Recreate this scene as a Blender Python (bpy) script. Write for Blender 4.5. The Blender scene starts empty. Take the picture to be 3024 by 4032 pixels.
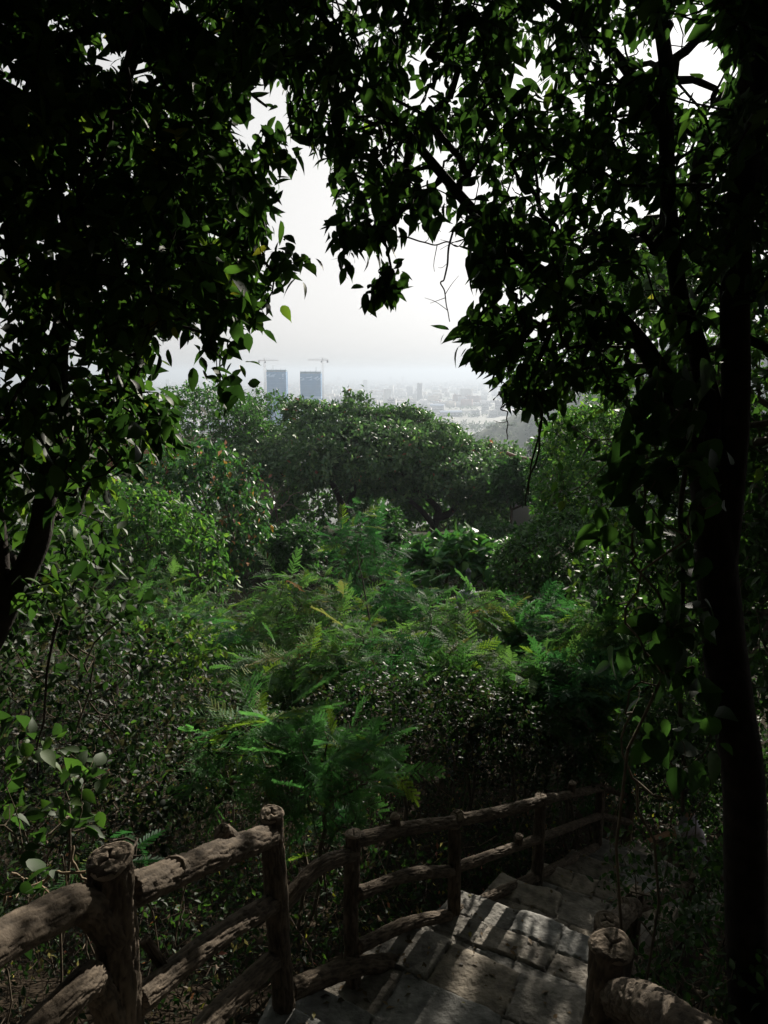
import bpy, math
import numpy as np
from mathutils import Vector, Matrix
R = math.radians
RNG = np.random.default_rng(11)
SC = bpy.context.scene
COL = SC.collection

# ------------------------------------------------------------------ camera, sky, sun, exposure
PITCH = R(10.7)
CP, SP = math.cos(PITCH), math.sin(PITCH)
cam_d = bpy.data.cameras.new('camera')
cam_d.sensor_fit = 'VERTICAL'; cam_d.sensor_height = 36.0; cam_d.sensor_width = 27.0
cam_d.lens = 26.0; cam_d.clip_start = 0.05; cam_d.clip_end = 60000
cam = bpy.data.objects.new('camera', cam_d); COL.objects.link(cam)
cam.location = (0, 0, 0); cam.rotation_euler = (R(90) - PITCH, 0, 0)
SC.camera = cam

SUN_EL, SUN_AZ = R(20.5), R(20.4)          # azimuth to the right of straight ahead (+Y)
world = bpy.data.worlds.new('World'); SC.world = world; world.use_nodes = True
wt = world.node_tree; wt.nodes.clear()
sky = wt.nodes.new('ShaderNodeTexSky'); sky.sky_type = 'NISHITA'; sky.sun_disc = False
sky.sun_elevation = SUN_EL; sky.sun_rotation = SUN_AZ
sky.altitude = 100; sky.air_density = 1.0; sky.dust_density = 6.0; sky.ozone_density = 1.0
bg = wt.nodes.new('ShaderNodeBackground'); bg.inputs['Strength'].default_value = 0.15
wo = wt.nodes.new('ShaderNodeOutputWorld')
hs = wt.nodes.new('ShaderNodeHueSaturation'); hs.inputs['Saturation'].default_value = 0.3
wt.links.new(sky.outputs[0], hs.inputs['Color']); gm = wt.nodes.new('ShaderNodeGamma'); gm.inputs['Gamma'].default_value = 0.20   # even overcast haze
wt.links.new(hs.outputs[0], gm.inputs['Color']); wt.links.new(gm.outputs[0], bg.inputs[0]); wt.links.new(bg.outputs[0], wo.inputs[0])

sun_d = bpy.data.lights.new('sun', 'SUN'); sun_d.energy = 2.5; sun_d.angle = R(0.5); sun_d.color = (1.0, 0.92, 0.80)
sun = bpy.data.objects.new('sun', sun_d); COL.objects.link(sun)
SDIR = Vector((math.sin(SUN_AZ) * math.cos(SUN_EL), math.cos(SUN_AZ) * math.cos(SUN_EL), math.sin(SUN_EL)))
sun.rotation_euler = SDIR.to_track_quat('Z', 'Y').to_euler(); sun.location = SDIR * 50
SC.view_settings.view_transform = 'Standard'; SC.view_settings.look = 'None'
SC.view_settings.exposure = 1.86; SC.view_settings.gamma = 1.0
SC.cycles.max_bounces = 5; SC.cycles.diffuse_bounces = 2; SC.cycles.glossy_bounces = 2
SC.cycles.transmission_bounces = 3; SC.cycles.transparent_max_bounces = 4; SC.cycles.volume_bounces = 0
SC.cycles.use_denoising = True
SC.cycles.sample_clamp_indirect = 3.0
SC.cycles.caustics_reflective = False; SC.cycles.caustics_refractive = False

# ------------------------------------------------------------------ helpers
FPX = 2912.0
def ray(px, py):
    x = (np.asarray(px, float) - 1512) / FPX; y = (2016 - np.asarray(py, float)) / FPX
    return np.stack([x, CP + y * SP, y * CP - SP], -1)
def P(px, py, D):                           # photo pixel at world distance Y = D
    r = ray(px, py); return r / r[..., 1:2] * np.asarray(D, float)[..., None]
def Q(dx, dy, D):                           # same from the 1659-wide view of the photo
    return P(np.asarray(dx, float) * 1.8228, np.asarray(dy, float) * 1.8228, D)
def unit(v):
    return v / np.maximum(np.linalg.norm(v, axis=-1, keepdims=True), 1e-9)
def _h(ix, iy, iz, s):
    n = (ix * 374761393 + iy * 668265263 + iz * 2147483647 + s * 1274126177) & 0xFFFFFFFF
    n = ((n ^ (n >> 13)) * 1274126177) & 0xFFFFFFFF
    return ((n ^ (n >> 16)) & 0xFFFFFF) / float(0xFFFFFF)
def vn(p, s=0):                             # value noise 0..1
    p = np.asarray(p, float); i = np.floor(p).astype(np.int64); f = p - i; f = f * f * (3 - 2 * f)
    o = 0
    for a in (0, 1):
        for b in (0, 1):
            for c in (0, 1):
                w = (f[..., 0] if a else 1 - f[..., 0]) * (f[..., 1] if b else 1 - f[..., 1]) * (f[..., 2] if c else 1 - f[..., 2])
                o = o + w * _h(i[..., 0] + a, i[..., 1] + b, i[..., 2] + c, s)
    return o
def fbm(p, s=0, n=4):
    o = 0; a = 0.5
    for k in range(n): o = o + a * vn(np.asarray(p) * 2 ** k + 17.3 * k, s + k); a *= 0.5
    return o

class MB:
    def __init__(self): self.V = []; self.Q = []; self.T = []; self.C = []; self.n = 0
    def add(self, V, F, tint=(1, 1, 1)):
        V = np.asarray(V, float).reshape(-1, 3); F = np.asarray(F, int)
        if len(V) == 0: return
        t = np.asarray(tint, float)
        if t.ndim == 1: t = np.broadcast_to(t, (len(V), 3))
        self.V.append(V); self.C.append(t)
        (self.Q if F.shape[1] == 4 else self.T).append(F + self.n); self.n += len(V)
        return self
    def more(self, F): F = np.asarray(F, int); (self.Q if F.shape[1] == 4 else self.T).append(F)
    def build(self, name, mat, parent=None, origin=(0, 0, 0), smooth=False):
        me = bpy.data.meshes.new(name)
        V = np.concatenate(self.V) - np.asarray(origin, float)
        q = np.concatenate(self.Q) if self.Q else np.zeros((0, 4), int)
        t = np.concatenate(self.T) if self.T else np.zeros((0, 3), int)
        me.vertices.add(len(V)); me.vertices.foreach_set('co', V.astype(np.float32).ravel())
        L = np.concatenate([q.ravel(), t.ravel()]); me.loops.add(len(L)); me.loops.foreach_set('vertex_index', L.astype(np.int32))
        st = np.concatenate([np.arange(len(q)) * 4, len(q) * 4 + np.arange(len(t)) * 3])
        me.polygons.add(len(st)); me.polygons.foreach_set('loop_start', st.astype(np.int32))
        if smooth: me.polygons.foreach_set('use_smooth', np.ones(len(st), bool))
        me.update(calc_edges=True)
        a = me.attributes.new('tint', 'FLOAT_COLOR', 'POINT')
        c = np.ones((len(V), 4), np.float32); c[:, :3] = np.concatenate(self.C); a.data.foreach_set('color', c.ravel())
        me.materials.append(mat); me.validate()
        o = bpy.data.objects.new(name, me); COL.objects.link(o)
        if parent is not None: o.parent = parent
        return o
def tag(o, label, cat, group=None):
    o['label'] = label; o['category'] = cat
    if group: o['group'] = group
    return o
def structure(o): o['kind'] = 'structure'; return o
def thing(name, label, cat, loc, group=None):
    o = bpy.data.objects.new(name, None); COL.objects.link(o); o.location = tuple(float(v) for v in loc)
    o.empty_display_size = 0.2
    return tag(o, label, cat, group)

def tube(pts, rad, n=6, cap=True):
    pts = np.asarray(pts, float); m = len(pts); rad = np.broadcast_to(np.asarray(rad, float), (m,))
    tg = unit(np.gradient(pts, axis=0)); u = np.cross(tg[0], (0, 0, 1.0))
    if np.linalg.norm(u) < 0.2: u = np.cross(tg[0], (1.0, 0, 0))
    u = unit(u); V = []
    a = np.arange(n) / n * 2 * np.pi
    for k in range(m):
        u = unit(u - tg[k] * np.dot(u, tg[k])); v = np.cross(tg[k], u)
        V.append(pts[k] + rad[k] * (np.cos(a)[:, None] * u + np.sin(a)[:, None] * v))
    V = np.concatenate(V); F = []
    i = np.arange(n); j = (i + 1) % n
    for k in range(m - 1): F.append(np.stack([k * n + i, k * n + j, (k + 1) * n + j, (k + 1) * n + i], -1))
    return V, np.concatenate(F)
def spline(pts, n):
    pts = np.asarray(pts, float); p = np.vstack([2 * pts[0] - pts[1], pts, 2 * pts[-1] - pts[-2]])
    t = np.linspace(0, len(pts) - 1 - 1e-9, n); k = t.astype(int); f = (t - k)[:, None]
    a, b, c, d = p[k], p[k + 1], p[k + 2], p[k + 3]
    return 0.5 * (2 * b + (c - a) * f + (2 * a - 5 * b + 4 * c - d) * f ** 2 + (3 * b - a - 3 * c + d) * f ** 3)
def prisms(A, B, ra, rb, n=4):
    A = np.asarray(A); B = np.asarray(B); d = unit(B - A)
    u = np.cross(d, np.where(np.abs(d[:, 2:3]) > .9, [[1., 0, 0]], [[0, 0, 1.]])); u = unit(u); v = np.cross(d, u)
    a = np.arange(n) / n * 2 * np.pi
    ring = np.cos(a)[None, :, None] * u[:, None] + np.sin(a)[None, :, None] * v[:, None]
    V = np.concatenate([A[:, None] + ring * np.asarray(ra)[:, None, None], B[:, None] + ring * np.asarray(rb)[:, None, None]], 1)
    i = np.arange(n); j = (i + 1) % n
    F = np.stack([i, j, j + n, i + n], -1)[None] + (np.arange(len(A)) * 2 * n)[:, None, None]
    return V.reshape(-1, 3), F.reshape(-1, 4)
def box(c, s, rz=0):
    v = np.array([[x, y, z] for z in (-.5, .5) for y in (-.5, .5) for x in (-.5, .5)]) * np.asarray(s)
    cr, sr = math.cos(rz), math.sin(rz)
    v = np.stack([v[:, 0] * cr - v[:, 1] * sr, v[:, 0] * sr + v[:, 1] * cr, v[:, 2]], -1) + np.asarray(c)
    return v, np.array([[0, 2, 3, 1], [4, 5, 7, 6], [0, 1, 5, 4], [1, 3, 7, 5], [3, 2, 6, 7], [2, 0, 4, 6]])
def scatter(T, pos, d, nrm, s, w=None):
    v, f = T; pos = np.asarray(pos); d = unit(np.asarray(d)); side = unit(np.cross(d, nrm)); n = np.cross(side, d)
    s = np.broadcast_to(np.asarray(s, float), (len(pos),))[:, None, None]; w = 1.0 if w is None else np.asarray(w)[:, None, None]
    V = pos[:, None] + s * (v[None, :, 0:1] * w * side[:, None] + v[None, :, 1:2] * d[:, None] + v[None, :, 2:3] * n[:, None])
    F = f[None] + (np.arange(len(pos)) * len(v))[:, None, None]
    return V.reshape(-1, 3), F.reshape(-1, f.shape[1])

# leaf templates (length 1 along y, width along x, normal z)
def leaf_t(st, fold=.25, curl=.25):
    v = []; f = []
    for t, w in st:
        z = -curl * t * t
        v += [(-w, t, z + fold * w), (0, t, z), (w, t, z + fold * w)]
    for k in range(len(st) - 1):
        a = 3 * k; f += [(a, a + 1, a + 4, a + 3), (a + 1, a + 2, a + 5, a + 4)]
    return np.array(v), np.array(f)
LEAF = leaf_t([(0, .015), (.12, .16), (.32, .26), (.55, .25), (.78, .14), (.93, .04), (1.05, .004)])
LEAF_B = leaf_t([(0, .015), (.1, .13), (.3, .20), (.55, .19), (.8, .10), (1.0, .003)], .45, -.12)
LEAF_C = leaf_t([(0, .02), (.15, .20), (.38, .29), (.62, .24), (.84, .10), (1.0, .004)], .1, .55)
LEAF_WIDE = leaf_t([(0, .02), (.1, .22), (.3, .33), (.55, .30), (.8, .15), (1.0, .01)], .2, .3)
LEAF_SMALL = (np.array([(0, 0, 0), (-.24, .45, .06), (0, 1, -.12), (.24, .45, .06), (0, .45, 0)]), np.array([(0, 4, 2, 1), (0, 3, 2, 4)]))
BLADE = leaf_t([(0, .05), (.3, .06), (.65, .045), (1.0, .003)], .5, .35)
def frond_t(np_, nl, pl=.34, seed=0, lw0=.034):
    """a twice-feathered leaf: stalk, pairs of side stalks, and leaflets along each side stalk"""
    r = np.random.default_rng(seed); v = []; f = []
    def quad(a, b, c, d): k = len(v); v.extend([a, b, c, d]); f.append((k, k + 1, k + 2, k + 3))
    zz = lambda t: -.22 * t * t
    for k in range(6):
        t0, t1 = k / 6, (k + 1) / 6
        quad((-.008, t0, zz(t0)), (.008, t0, zz(t0)), (.006, t1, zz(t1)), (-.006, t1, zz(t1)))
    for k in range(np_):
        t = .22 + .76 * k / (np_ - 1)
        L = pl * (1 - .55 * abs(t - .5) ** 1.5 * 2) * r.uniform(.85, 1.1)
        for s in (-1, 1):
            an = R(62 - 28 * t + r.uniform(-8, 8)); dx, dy = s * math.sin(an), math.cos(an); dz = r.uniform(-.25, .12)
            o = np.array((0, t, zz(t))); d = np.array((dx, dy, dz)); e = np.array((-dy * s, dx * s, 0.0)) * s
            for q in range(nl):
                a0 = (q + .6) / (nl + .3); lw = lw0 * (1 - .5 * abs(a0 - .45)); lt = .36 * L / nl
                c = o + d * L * a0 + np.array((0, 0, -.10 * L * a0 * a0))
                for g in (-1, 1):
                    tip = c + e * g * lw * 1.0 + d * lw * .35 + np.array((0, 0, .015 * g))
                    quad(tuple(c - d * lt), tuple(c + d * lt), tuple(tip + d * lt * .7), tuple(tip - d * lt * .5))
    return np.array(v), np.array(f)
FROND_NEAR = [frond_t(10, 11, .30, k, .021) for k in range(3)]
FROND = [frond_t(9, 5, .30, 5 + k, .024) for k in range(3)]

# ------------------------------------------------------------------ materials
def nmat(name):
    m = bpy.data.materials.new(name); m.use_nodes = True; nt = m.node_tree; nt.nodes.clear()
    return m, nt, nt.nodes.new('ShaderNodeOutputMaterial')
def leaf_mat(name, rough=.42, trans=.38, spec=.5, tgain=1.5):
    m, nt, out = nmat(name); N, L = nt.nodes, nt.links
    at = N.new('ShaderNodeAttribute'); at.attribute_name = 'tint'
    p = N.new('ShaderNodeBsdfPrincipled'); p.inputs['Roughness'].default_value = rough; p.inputs['Specular IOR Level'].default_value = spec
    tr = N.new('ShaderNodeBsdfTranslucent')
    mu = N.new('ShaderNodeMix'); mu.data_type = 'RGBA'; mu.blend_type = 'MULTIPLY'; mu.inputs[0].default_value = 1
    mu.inputs[7].default_value = (tgain * .92, tgain * 1.25, tgain * .62, 1)
    L.new(at.outputs['Color'], mu.inputs[6]); L.new(mu.outputs[2], tr.inputs['Color'])
    L.new(at.outputs['Color'], p.inputs['Base Color'])
    mx = N.new('ShaderNodeMixShader'); mx.inputs[0].default_value = trans
    L.new(p.outputs[0], mx.inputs[1]); L.new(tr.outputs[0], mx.inputs[2]); L.new(mx.outputs[0], out.inputs[0])
    return m
def tint_mat(name, rough=.85, scale=20, amt=.35, bump=.3, bscale=60, spec=.3):
    m, nt, out = nmat(name); N, L = nt.nodes, nt.links
    at = N.new('ShaderNodeAttribute'); at.attribute_name = 'tint'
    tc = N.new('ShaderNodeTexCoord')
    nz = N.new('ShaderNodeTexNoise'); nz.inputs['Scale'].default_value = scale; nz.inputs['Detail'].default_value = 6
    L.new(tc.outputs['Object'], nz.inputs['Vector'])
    mr = N.new('ShaderNodeMapRange'); mr.inputs[1].default_value = .3; mr.inputs[2].default_value = .7
    mr.inputs[3].default_value = 1 - amt; mr.inputs[4].default_value = 1 + amt
    L.new(nz.outputs[0], mr.inputs[0])
    mu = N.new('ShaderNodeMix'); mu.data_type = 'RGBA'; mu.blend_type = 'MULTIPLY'; mu.inputs[0].default_value = 1
    L.new(at.outputs['Color'], mu.inputs[6]); L.new(mr.outputs[0], mu.inputs[7])
    p = N.new('ShaderNodeBsdfPrincipled'); p.inputs['Roughness'].default_value = rough; p.inputs['Specular IOR Level'].default_value = spec
    L.new(mu.outputs[2], p.inputs['Base Color'])
    if bump:
        nb = N.new('ShaderNodeTexNoise'); nb.inputs['Scale'].default_value = bscale; nb.inputs['Detail'].default_value = 8
        L.new(tc.outputs['Object'], nb.inputs['Vector'])
        b = N.new('ShaderNodeBump'); b.inputs['Strength'].default_value = bump; b.inputs['Distance'].default_value = .01
        L.new(nb.outputs[0], b.inputs['Height']); L.new(b.outputs[0], p.inputs['Normal'])
    L.new(p.outputs[0], out.inputs[0])
    return m
M_LEAF = leaf_mat('leaf', .58, .36, .20); M_GLOSS = leaf_mat('glossy_leaf', .52, .30, .26); M_FEATHER = leaf_mat('feather_leaf', .7, .38, .12, 1.8)
M_BARK = tint_mat('bark', .95, 14, .4, .6, 40, .1); M_LOG = tint_mat('concrete_log', .9, 9, .38, .6, 70, .15)
M_STONE = tint_mat('stone', .85, 9, .5, 1.0, 38); M_SOIL = tint_mat('soil', 1.0, 3, .4, .8, 20, .03)
M_WALL = tint_mat('painted_wall', .8, .6, .12, .1, 5); M_CLOTH = tint_mat('cloth', .9, 30, .08, .1, 80)
M_SKIN = tint_mat('skin', .55, 10, .06, 0); M_FAR = tint_mat('far_wall', .8, .02, .15, 0); M_TILE = tint_mat('roof_tile', .7, 5, .3, .2, 20)
M_METAL = tint_mat('painted_steel', .5, 1, .1, 0)

# ------------------------------------------------------------------ terrain
PATH = np.array([(-.3, -2.0, -1.6), (-.25, .3, -1.6), (.2, 3.45, -3.6), (.65, 4.2, -3.85), (1.15, 4.95, -4.15), (1.6, 5.5, -4.45),
                 (2.1, 6.1, -4.75), (2.6, 6.75, -5.05), (3.1, 7.35, -5.5), (3.6, 7.5, -6.25), (4.6, 6.9, -6.45), (5.6, 6.2, -6.7), (7, 5.4, -7.3)])
PD = spline(PATH, 400)
def hbase(x, y):
    z = np.interp(y, [-60, -25, -8, -2, 0, 2, 4, 6, 8, 12, 20, 40, 60, 100, 180, 300, 400, 520, 900],
                  [22, 9, .8, -1.3, -1.9, -3.0, -4.4, -5.6, -6.5, -7.2, -7.7, -9, -14, -24, -48, -88, -105, -112, -118])
    z = z + np.where(x < -2, np.clip(-(x + 2), 0, 12) * .10 * np.clip((10 - y) / 8, 0, 1), 0)
    z = z + 70 * np.exp(-(((x - 88) / 55) ** 2 + ((y - 280) / 75) ** 2)) + 150 * np.exp(-((x - 335) / 230) ** 2 / 1 - ((y - 750) / 260) ** 2)
    return z
def hterr(x, y):
    x = np.asarray(x, float); y = np.asarray(y, float); z = hbase(x, y)
    p = np.stack([x * .9, y * .9, 0 * x], -1); far = np.clip(np.hypot(x, y) / 40, 0, 1)
    z = z + (fbm(p, 3) - .47) * .35 + (fbm(p * .05, 9) - .47) * 9 * far
    near = (np.abs(x) < 12) & (y > -4) & (y < 14)
    if near.any():
        d = np.hypot(x[near][:, None] - PD[None, :, 0], y[near][:, None] - PD[None, :, 1]); k = d.argmin(1); dm = d.min(1)
        w = np.clip((dm - .72) / 1.1, 0, 1); w = w * w * (3 - 2 * w)
        zn = z[near]; zz = (PD[k, 2] - .30) * (1 - w) + zn * w; z = z.copy(); z[near] = zz
    return z
def axis(parts):
    return np.unique(np.concatenate([np.arange(a, b, s) for a, b, s in parts]))
ax = axis([(-700, -100, 30), (-100, -20, 5), (-20, -6, .8), (-6, 8, .14), (8, 20, .6), (20, 120, 5), (120, 760, 18)])
ay = axis([(-60, -6, 3), (-6, -2, .6), (-2, 12, .14), (12, 50, .8), (50, 120, 4), (120, 1000, 14)])
gx, gy = np.meshgrid(ax, ay)
gz = hterr(gx.ravel(), gy.ravel())
m = MB(); nx, ny = len(ax), len(ay)
ii = (np.arange(ny - 1)[:, None] * nx + np.arange(nx - 1)[None]).ravel()
gp = np.stack([gx.ravel(), gy.ravel(), gz], -1)
dist = np.hypot(gp[:, 0], gp[:, 1]); gw = np.clip((dist - 12) / 60, 0, 1)[:, None]
tn = fbm(gp * np.array([.03, .03, .03]), 4)[:, None]
soil = np.array([[.026, .020, .014]]); green = np.array([[.035, .05, .022]]) * (.6 + .9 * tn); brown = np.array([[.12, .085, .055]])
bmask = np.exp(-(((gp[:, 0] - 52) / 16) ** 2 + ((gp[:, 1] - 245) / 20) ** 2))[:, None] * (fbm(gp * .12, 2)[:, None] > .42)
m.add(gp, np.stack([ii, ii + 1, ii + nx + 1, ii + nx], -1), (soil * (1 - gw) + green * gw) * (1 - bmask) + brown * bmask)
structure(m.build('hillside', M_SOIL, smooth=True))

def rect_sheet(name, xs, ys, z, mat, tint):
    m = MB(); X, Y = np.meshgrid(xs, ys); V = np.stack([X.ravel(), Y.ravel(), np.full(X.size, z)], -1)
    n = len(xs); i = (np.arange(len(ys) - 1)[:, None] * n + np.arange(n - 1)[None]).ravel()
    t = tint(V); m.add(V, np.stack([i, i + 1, i + n + 1, i + n], -1), t); return structure(m.build(name, mat))
rect_sheet('plain', np.linspace(-11000, 11000, 180), np.concatenate([np.linspace(340, 4000, 120), np.linspace(4100, 16000, 80)]), -100.0, M_FAR,
           lambda V: np.array([[.10, .11, .09]]) * (.5 + fbm(V * .004, 6)[:, None]))
# river
m = MB(); t = np.linspace(0, 1, 30)
rx = -60 + 900 * t ; ry0 = 1720 + 250 * t + 20 * np.sin(t * 9); ry1 = ry0 + 190 - 60 * t + 25 * np.sin(t * 7 + 1)
V = np.concatenate([np.stack([rx, ry0, 0 * t - 99.6], -1), np.stack([rx - 30, ry1, 0 * t - 99.6], -1)])
k = np.arange(29); m.add(V, np.stack([k, k + 1, k + 31, k + 30], -1), (.25, .26, .26))
mr_, nt, out = nmat('river_water'); p = nt.nodes.new('ShaderNodeBsdfPrincipled'); p.inputs['Base Color'].default_value = (.12, .13, .12, 1); p.inputs['Roughness'].default_value = .12
nz = nt.nodes.new('ShaderNodeTexNoise'); nz.inputs['Scale'].default_value = .3; b = nt.nodes.new('ShaderNodeBump'); b.inputs['Strength'].default_value = .15
nt.links.new(nz.outputs[0], b.inputs['Height']); nt.links.new(b.outputs[0], p.inputs['Normal']); nt.links.new(p.outputs[0], out.inputs[0])
structure(m.build('river', mr_))

# ------------------------------------------------------------------ stone steps and path (rough slabs)
TOPS = []
def tread(m, L0, R0, L1, R1, z, zn, seed, cells):
    """one tread between its back edge (L0,R0) and its front edge (L1,R1), then the riser down to zn"""
    L0, R0, L1, R1 = map(np.array, (L0, R0, L1, R1))
    w = np.linalg.norm(R0 - L0); dpt = np.linalg.norm((L1 + R1 - L0 - R0) / 2)
    nu = max(14, int(w / .012)); nv = max(8, int(dpt / .012)); nr = max(3, int((z - zn) / .035)) + 2
    u = np.linspace(0, 1, nu); v = np.linspace(0, 1, nv)
    U, Vv = np.meshgrid(u, v); r = np.random.default_rng(seed)
    xy = (L0 * (1 - U[..., None]) + R0 * U[..., None]) * (1 - Vv[..., None]) + (L1 * (1 - U[..., None]) + R1 * U[..., None]) * Vv[..., None]
    wob = (fbm(np.stack([U * 6, Vv * 0, Vv * 0 + seed], -1), 1) - .45) * .12
    fr = unit((L1 + R1 - L0 - R0)[None])[0]
    xy = xy + fr * (wob * Vv)[..., None]
    ncx, ncy = cells
    g = np.stack([U * w, Vv * dpt], -1); g = g + (np.stack([fbm(np.concatenate([g * 5, 0 * U[..., None]], -1), 2 + seed), fbm(np.concatenate([g * 5, 0 * U[..., None] + 5], -1), 4 + seed)], -1) - .45) * .07
    ye = np.linspace(0, dpt, ncy + 1) + np.concatenate([[-9], r.uniform(-.22, .22, ncy - 1) * dpt / ncy, [9]])
    row = np.clip(np.searchsorted(ye, g[..., 1]) - 1, 0, ncy - 1); bd = np.minimum(g[..., 1] - ye[row], ye[row + 1] - g[..., 1]); c = np.zeros(row.shape, int)
    for q in range(ncy):                                    # each course is cut at its own places
        n_ = int(r.integers(max(2, ncx - 1), ncx + 2)); xe = np.linspace(0, w, n_ + 1) + np.concatenate([[-9], r.uniform(-.28, .28, n_ - 1) * w / n_, [9]]); sl = r.uniform(-.25, .25)
        gx_ = g[..., 0] + sl * (g[..., 1] - ye[max(q, 1)] * (q > 0)); cc_ = np.clip(np.searchsorted(xe, gx_) - 1, 0, n_ - 1); k_ = row == q
        bd = np.where(k_, np.minimum(bd, np.minimum(gx_ - xe[cc_], xe[cc_ + 1] - gx_)), bd); c = np.where(k_, q * 8 + cc_, c)
    S = np.zeros((ncy * 8, 2)); 
    for q in np.unique(c): S[q] = g[c == q].mean(0)
    gap = np.clip(bd / .010, 0, 1)
    hh = r.uniform(-.012, .014, len(S))[c]; tl = r.uniform(-.025, .025, (len(S), 2)); hh = hh + ((g - S[c]) * tl[c]).sum(-1)
    p3 = np.concatenate([xy * 9, np.full(U.shape + (1,), z * 3)], -1)
    rough = (fbm(p3, 8) - .47) * .016 + (fbm(p3 * 3.5, 5) - .47) * .016
    Z = z + hh + rough - (1 - gap) ** 2 * .022
    Z = Z - .02 * np.clip((Vv - .93) / .07, 0, 1) ** 2
    top = np.concatenate([xy, Z[..., None]], -1)
    tc = r.uniform(.75, 1.2, len(S))[c]; warm = r.uniform(-.05, .06, len(S))[c]
    base = np.stack([.175 + warm * .3, .162 + 0 * warm, .138 - warm * .3], -1) * tc[..., None] * (.35 + .65 * gap[..., None]) * (.75 + .55 * fbm(p3 * 1.5, 3)[..., None])
    # riser
    rv = np.linspace(0, 1, nr)[1:]
    last = top[-1]; rz = []; rc = []
    for q in rv:
        row = last.copy(); row[:, 2] = last[:, 2] + (zn - .06 - last[:, 2]) * q
        pp = np.stack([row[:, 0] * 11, row[:, 1] * 11, row[:, 2] * 14], -1)
        off = (fbm(pp, 6) - .42) * .13 * min(1, q * 3)
        row[:, :2] += fr[None] * off[:, None]; rz.append(row); rc.append(base[-1] * (.7 + .5 * fbm(pp * 1.3, 2)[:, None]))
    A = np.concatenate([top, np.array(rz)], 0); C = np.concatenate([base, np.array(rc)], 0); nn = A.shape[0]
    i = (np.arange(nn - 1)[:, None] * nu + np.arange(nu - 1)[None]).ravel()
    TOPS.append(top[1:-2].reshape(-1, 3))
    m.add(A.reshape(-1, 3), np.stack([i, i + 1, i + nu + 1, i + nu], -1)[:, ::-1], C.reshape(-1, 3))
    for col in (0, nu - 1):
        sd = A[:nv, col]; lo = sd.copy(); lo[:, 2] -= .35; k = np.arange(nv - 1)
        m.add(np.concatenate([sd, lo]), np.stack([k, k + 1, k + nv + 1, k + nv], -1), base[:, col].mean(0))
m = MB()
a0, b0 = np.array((-1.55, -1.2)), np.array((.85, -1.2)); a1, b1 = np.array((-1.45, .30)), np.array((.80, .15)); a2, b2 = np.array((-.55, 3.90)), np.array((1.0, 3.08))
tread(m, a0, b0, a1, b1, -1.6, -1.77, 1, (4, 3))
NS = 11
for k in range(NS):
    t0, t1 = k / NS, (k + 1) / NS
    z = -1.77 - (k) * (3.62 - 1.77) / (NS - 1)
    tread(m, a1 + (a2 - a1) * t0, b1 + (b2 - b1) * t0, a1 + (a2 - a1) * t1, b1 + (b2 - b1) * t1, z, z - .185 if k < NS - 1 else -3.87, 20 + k, (4, 1))
structure(m.build('stone_steps', M_STONE, smooth=True))
m = MB()
E = [((-.55, 3.86), (1.0, 3.04)), ((.12, 4.64), (1.30, 4.02)), ((.62, 5.30), (1.72, 4.66)), ((1.05, 5.86), (2.15, 5.20)), ((1.52, 6.46), (2.62, 5.80)),
     ((2.0, 7.06), (3.12, 6.40)), ((2.5, 7.75), (3.7, 6.95))]
ZS = [-3.85, -4.08, -4.36, -4.66, -4.98, -5.32]
CE = [(2, 2), (3, 3), (3, 3), (3, 3), (3, 2), (3, 2)]
for k in range(6): tread(m, *E[k], *E[k + 1], ZS[k], (ZS + [-5.7])[k + 1], 41 + k, CE[k])
structure(m.build('path', M_STONE, smooth=True))
m = MB()
F2 = [((2.55, 7.9), (3.75, 6.9)), ((3.2, 8.35), (4.0, 7.0)), ((4.2, 8.2), (4.3, 6.8)), ((5.3, 7.6), (4.9, 6.3)), ((6.6, 6.9), (6.0, 5.6))]
for k, z in enumerate((-5.75, -6.25, -6.42, -6.6)): tread(m, *F2[k], *F2[k + 1], z, z - .2, 61 + k, (3, 2))
structure(m.build('lower_path', M_STONE, smooth=True))

# ------------------------------------------------------------------ log-look fences
def log_part(pts, r, seed, n=60, step=.011, flare=0):
    pts = np.asarray(pts, float); L = np.linalg.norm(np.diff(pts, axis=0), axis=1).sum(); k = max(8, int(L / step))
    c = spline(pts, k); t = np.linspace(0, 1, k)
    rad = r * (1 + .10 * (vn(np.stack([t * L * 4, 0 * t, 0 * t + seed], -1), 1) - .5)) * (1 + flare * np.clip((t - .8) / .2, 0, 1) ** 2)
    V, F = tube(c, rad, n)
    a = np.tile(np.arange(n) / n * 2 * np.pi, k); s = np.repeat(t * L, n); cc = np.repeat(c, n, 0)
    q = np.stack([np.cos(a) * 3.2, np.sin(a) * 3.2, s * 9 + seed * 3], -1)
    bark = np.abs(fbm(q * np.array([1.6, 1.6, .8]), 3, 4) - .45) * 2          # long furrows
    pl = fbm(q * np.array([1.2, 1.2, 1.6]), 7, 3)
    crack = np.clip(1 - bark * 6, 0, 1)
    o = unit(V - cc); V = V + o * ((pl - .45) * .010 - crack * .009 + bark * .003)[:, None]
    tint = np.array([[.125, .098, .071]]) * (.75 + .7 * (pl[:, None] - .4)) * (1 - .55 * crack[:, None]) 
    e = len(V); V = np.vstack([V, c[0], c[-1]]); tint = np.vstack([tint, [.26, .2, .15], [.26, .2, .15]])
    i = np.arange(n); j = (i + 1) % n
    T = np.concatenate([np.stack([j, i, 0 * i + e], -1), np.stack([(k - 1) * n + i, (k - 1) * n + j, 0 * i + e + 1], -1)])
    m = MB(); m.add(V, F, tint); m.more(T); return m
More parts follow.
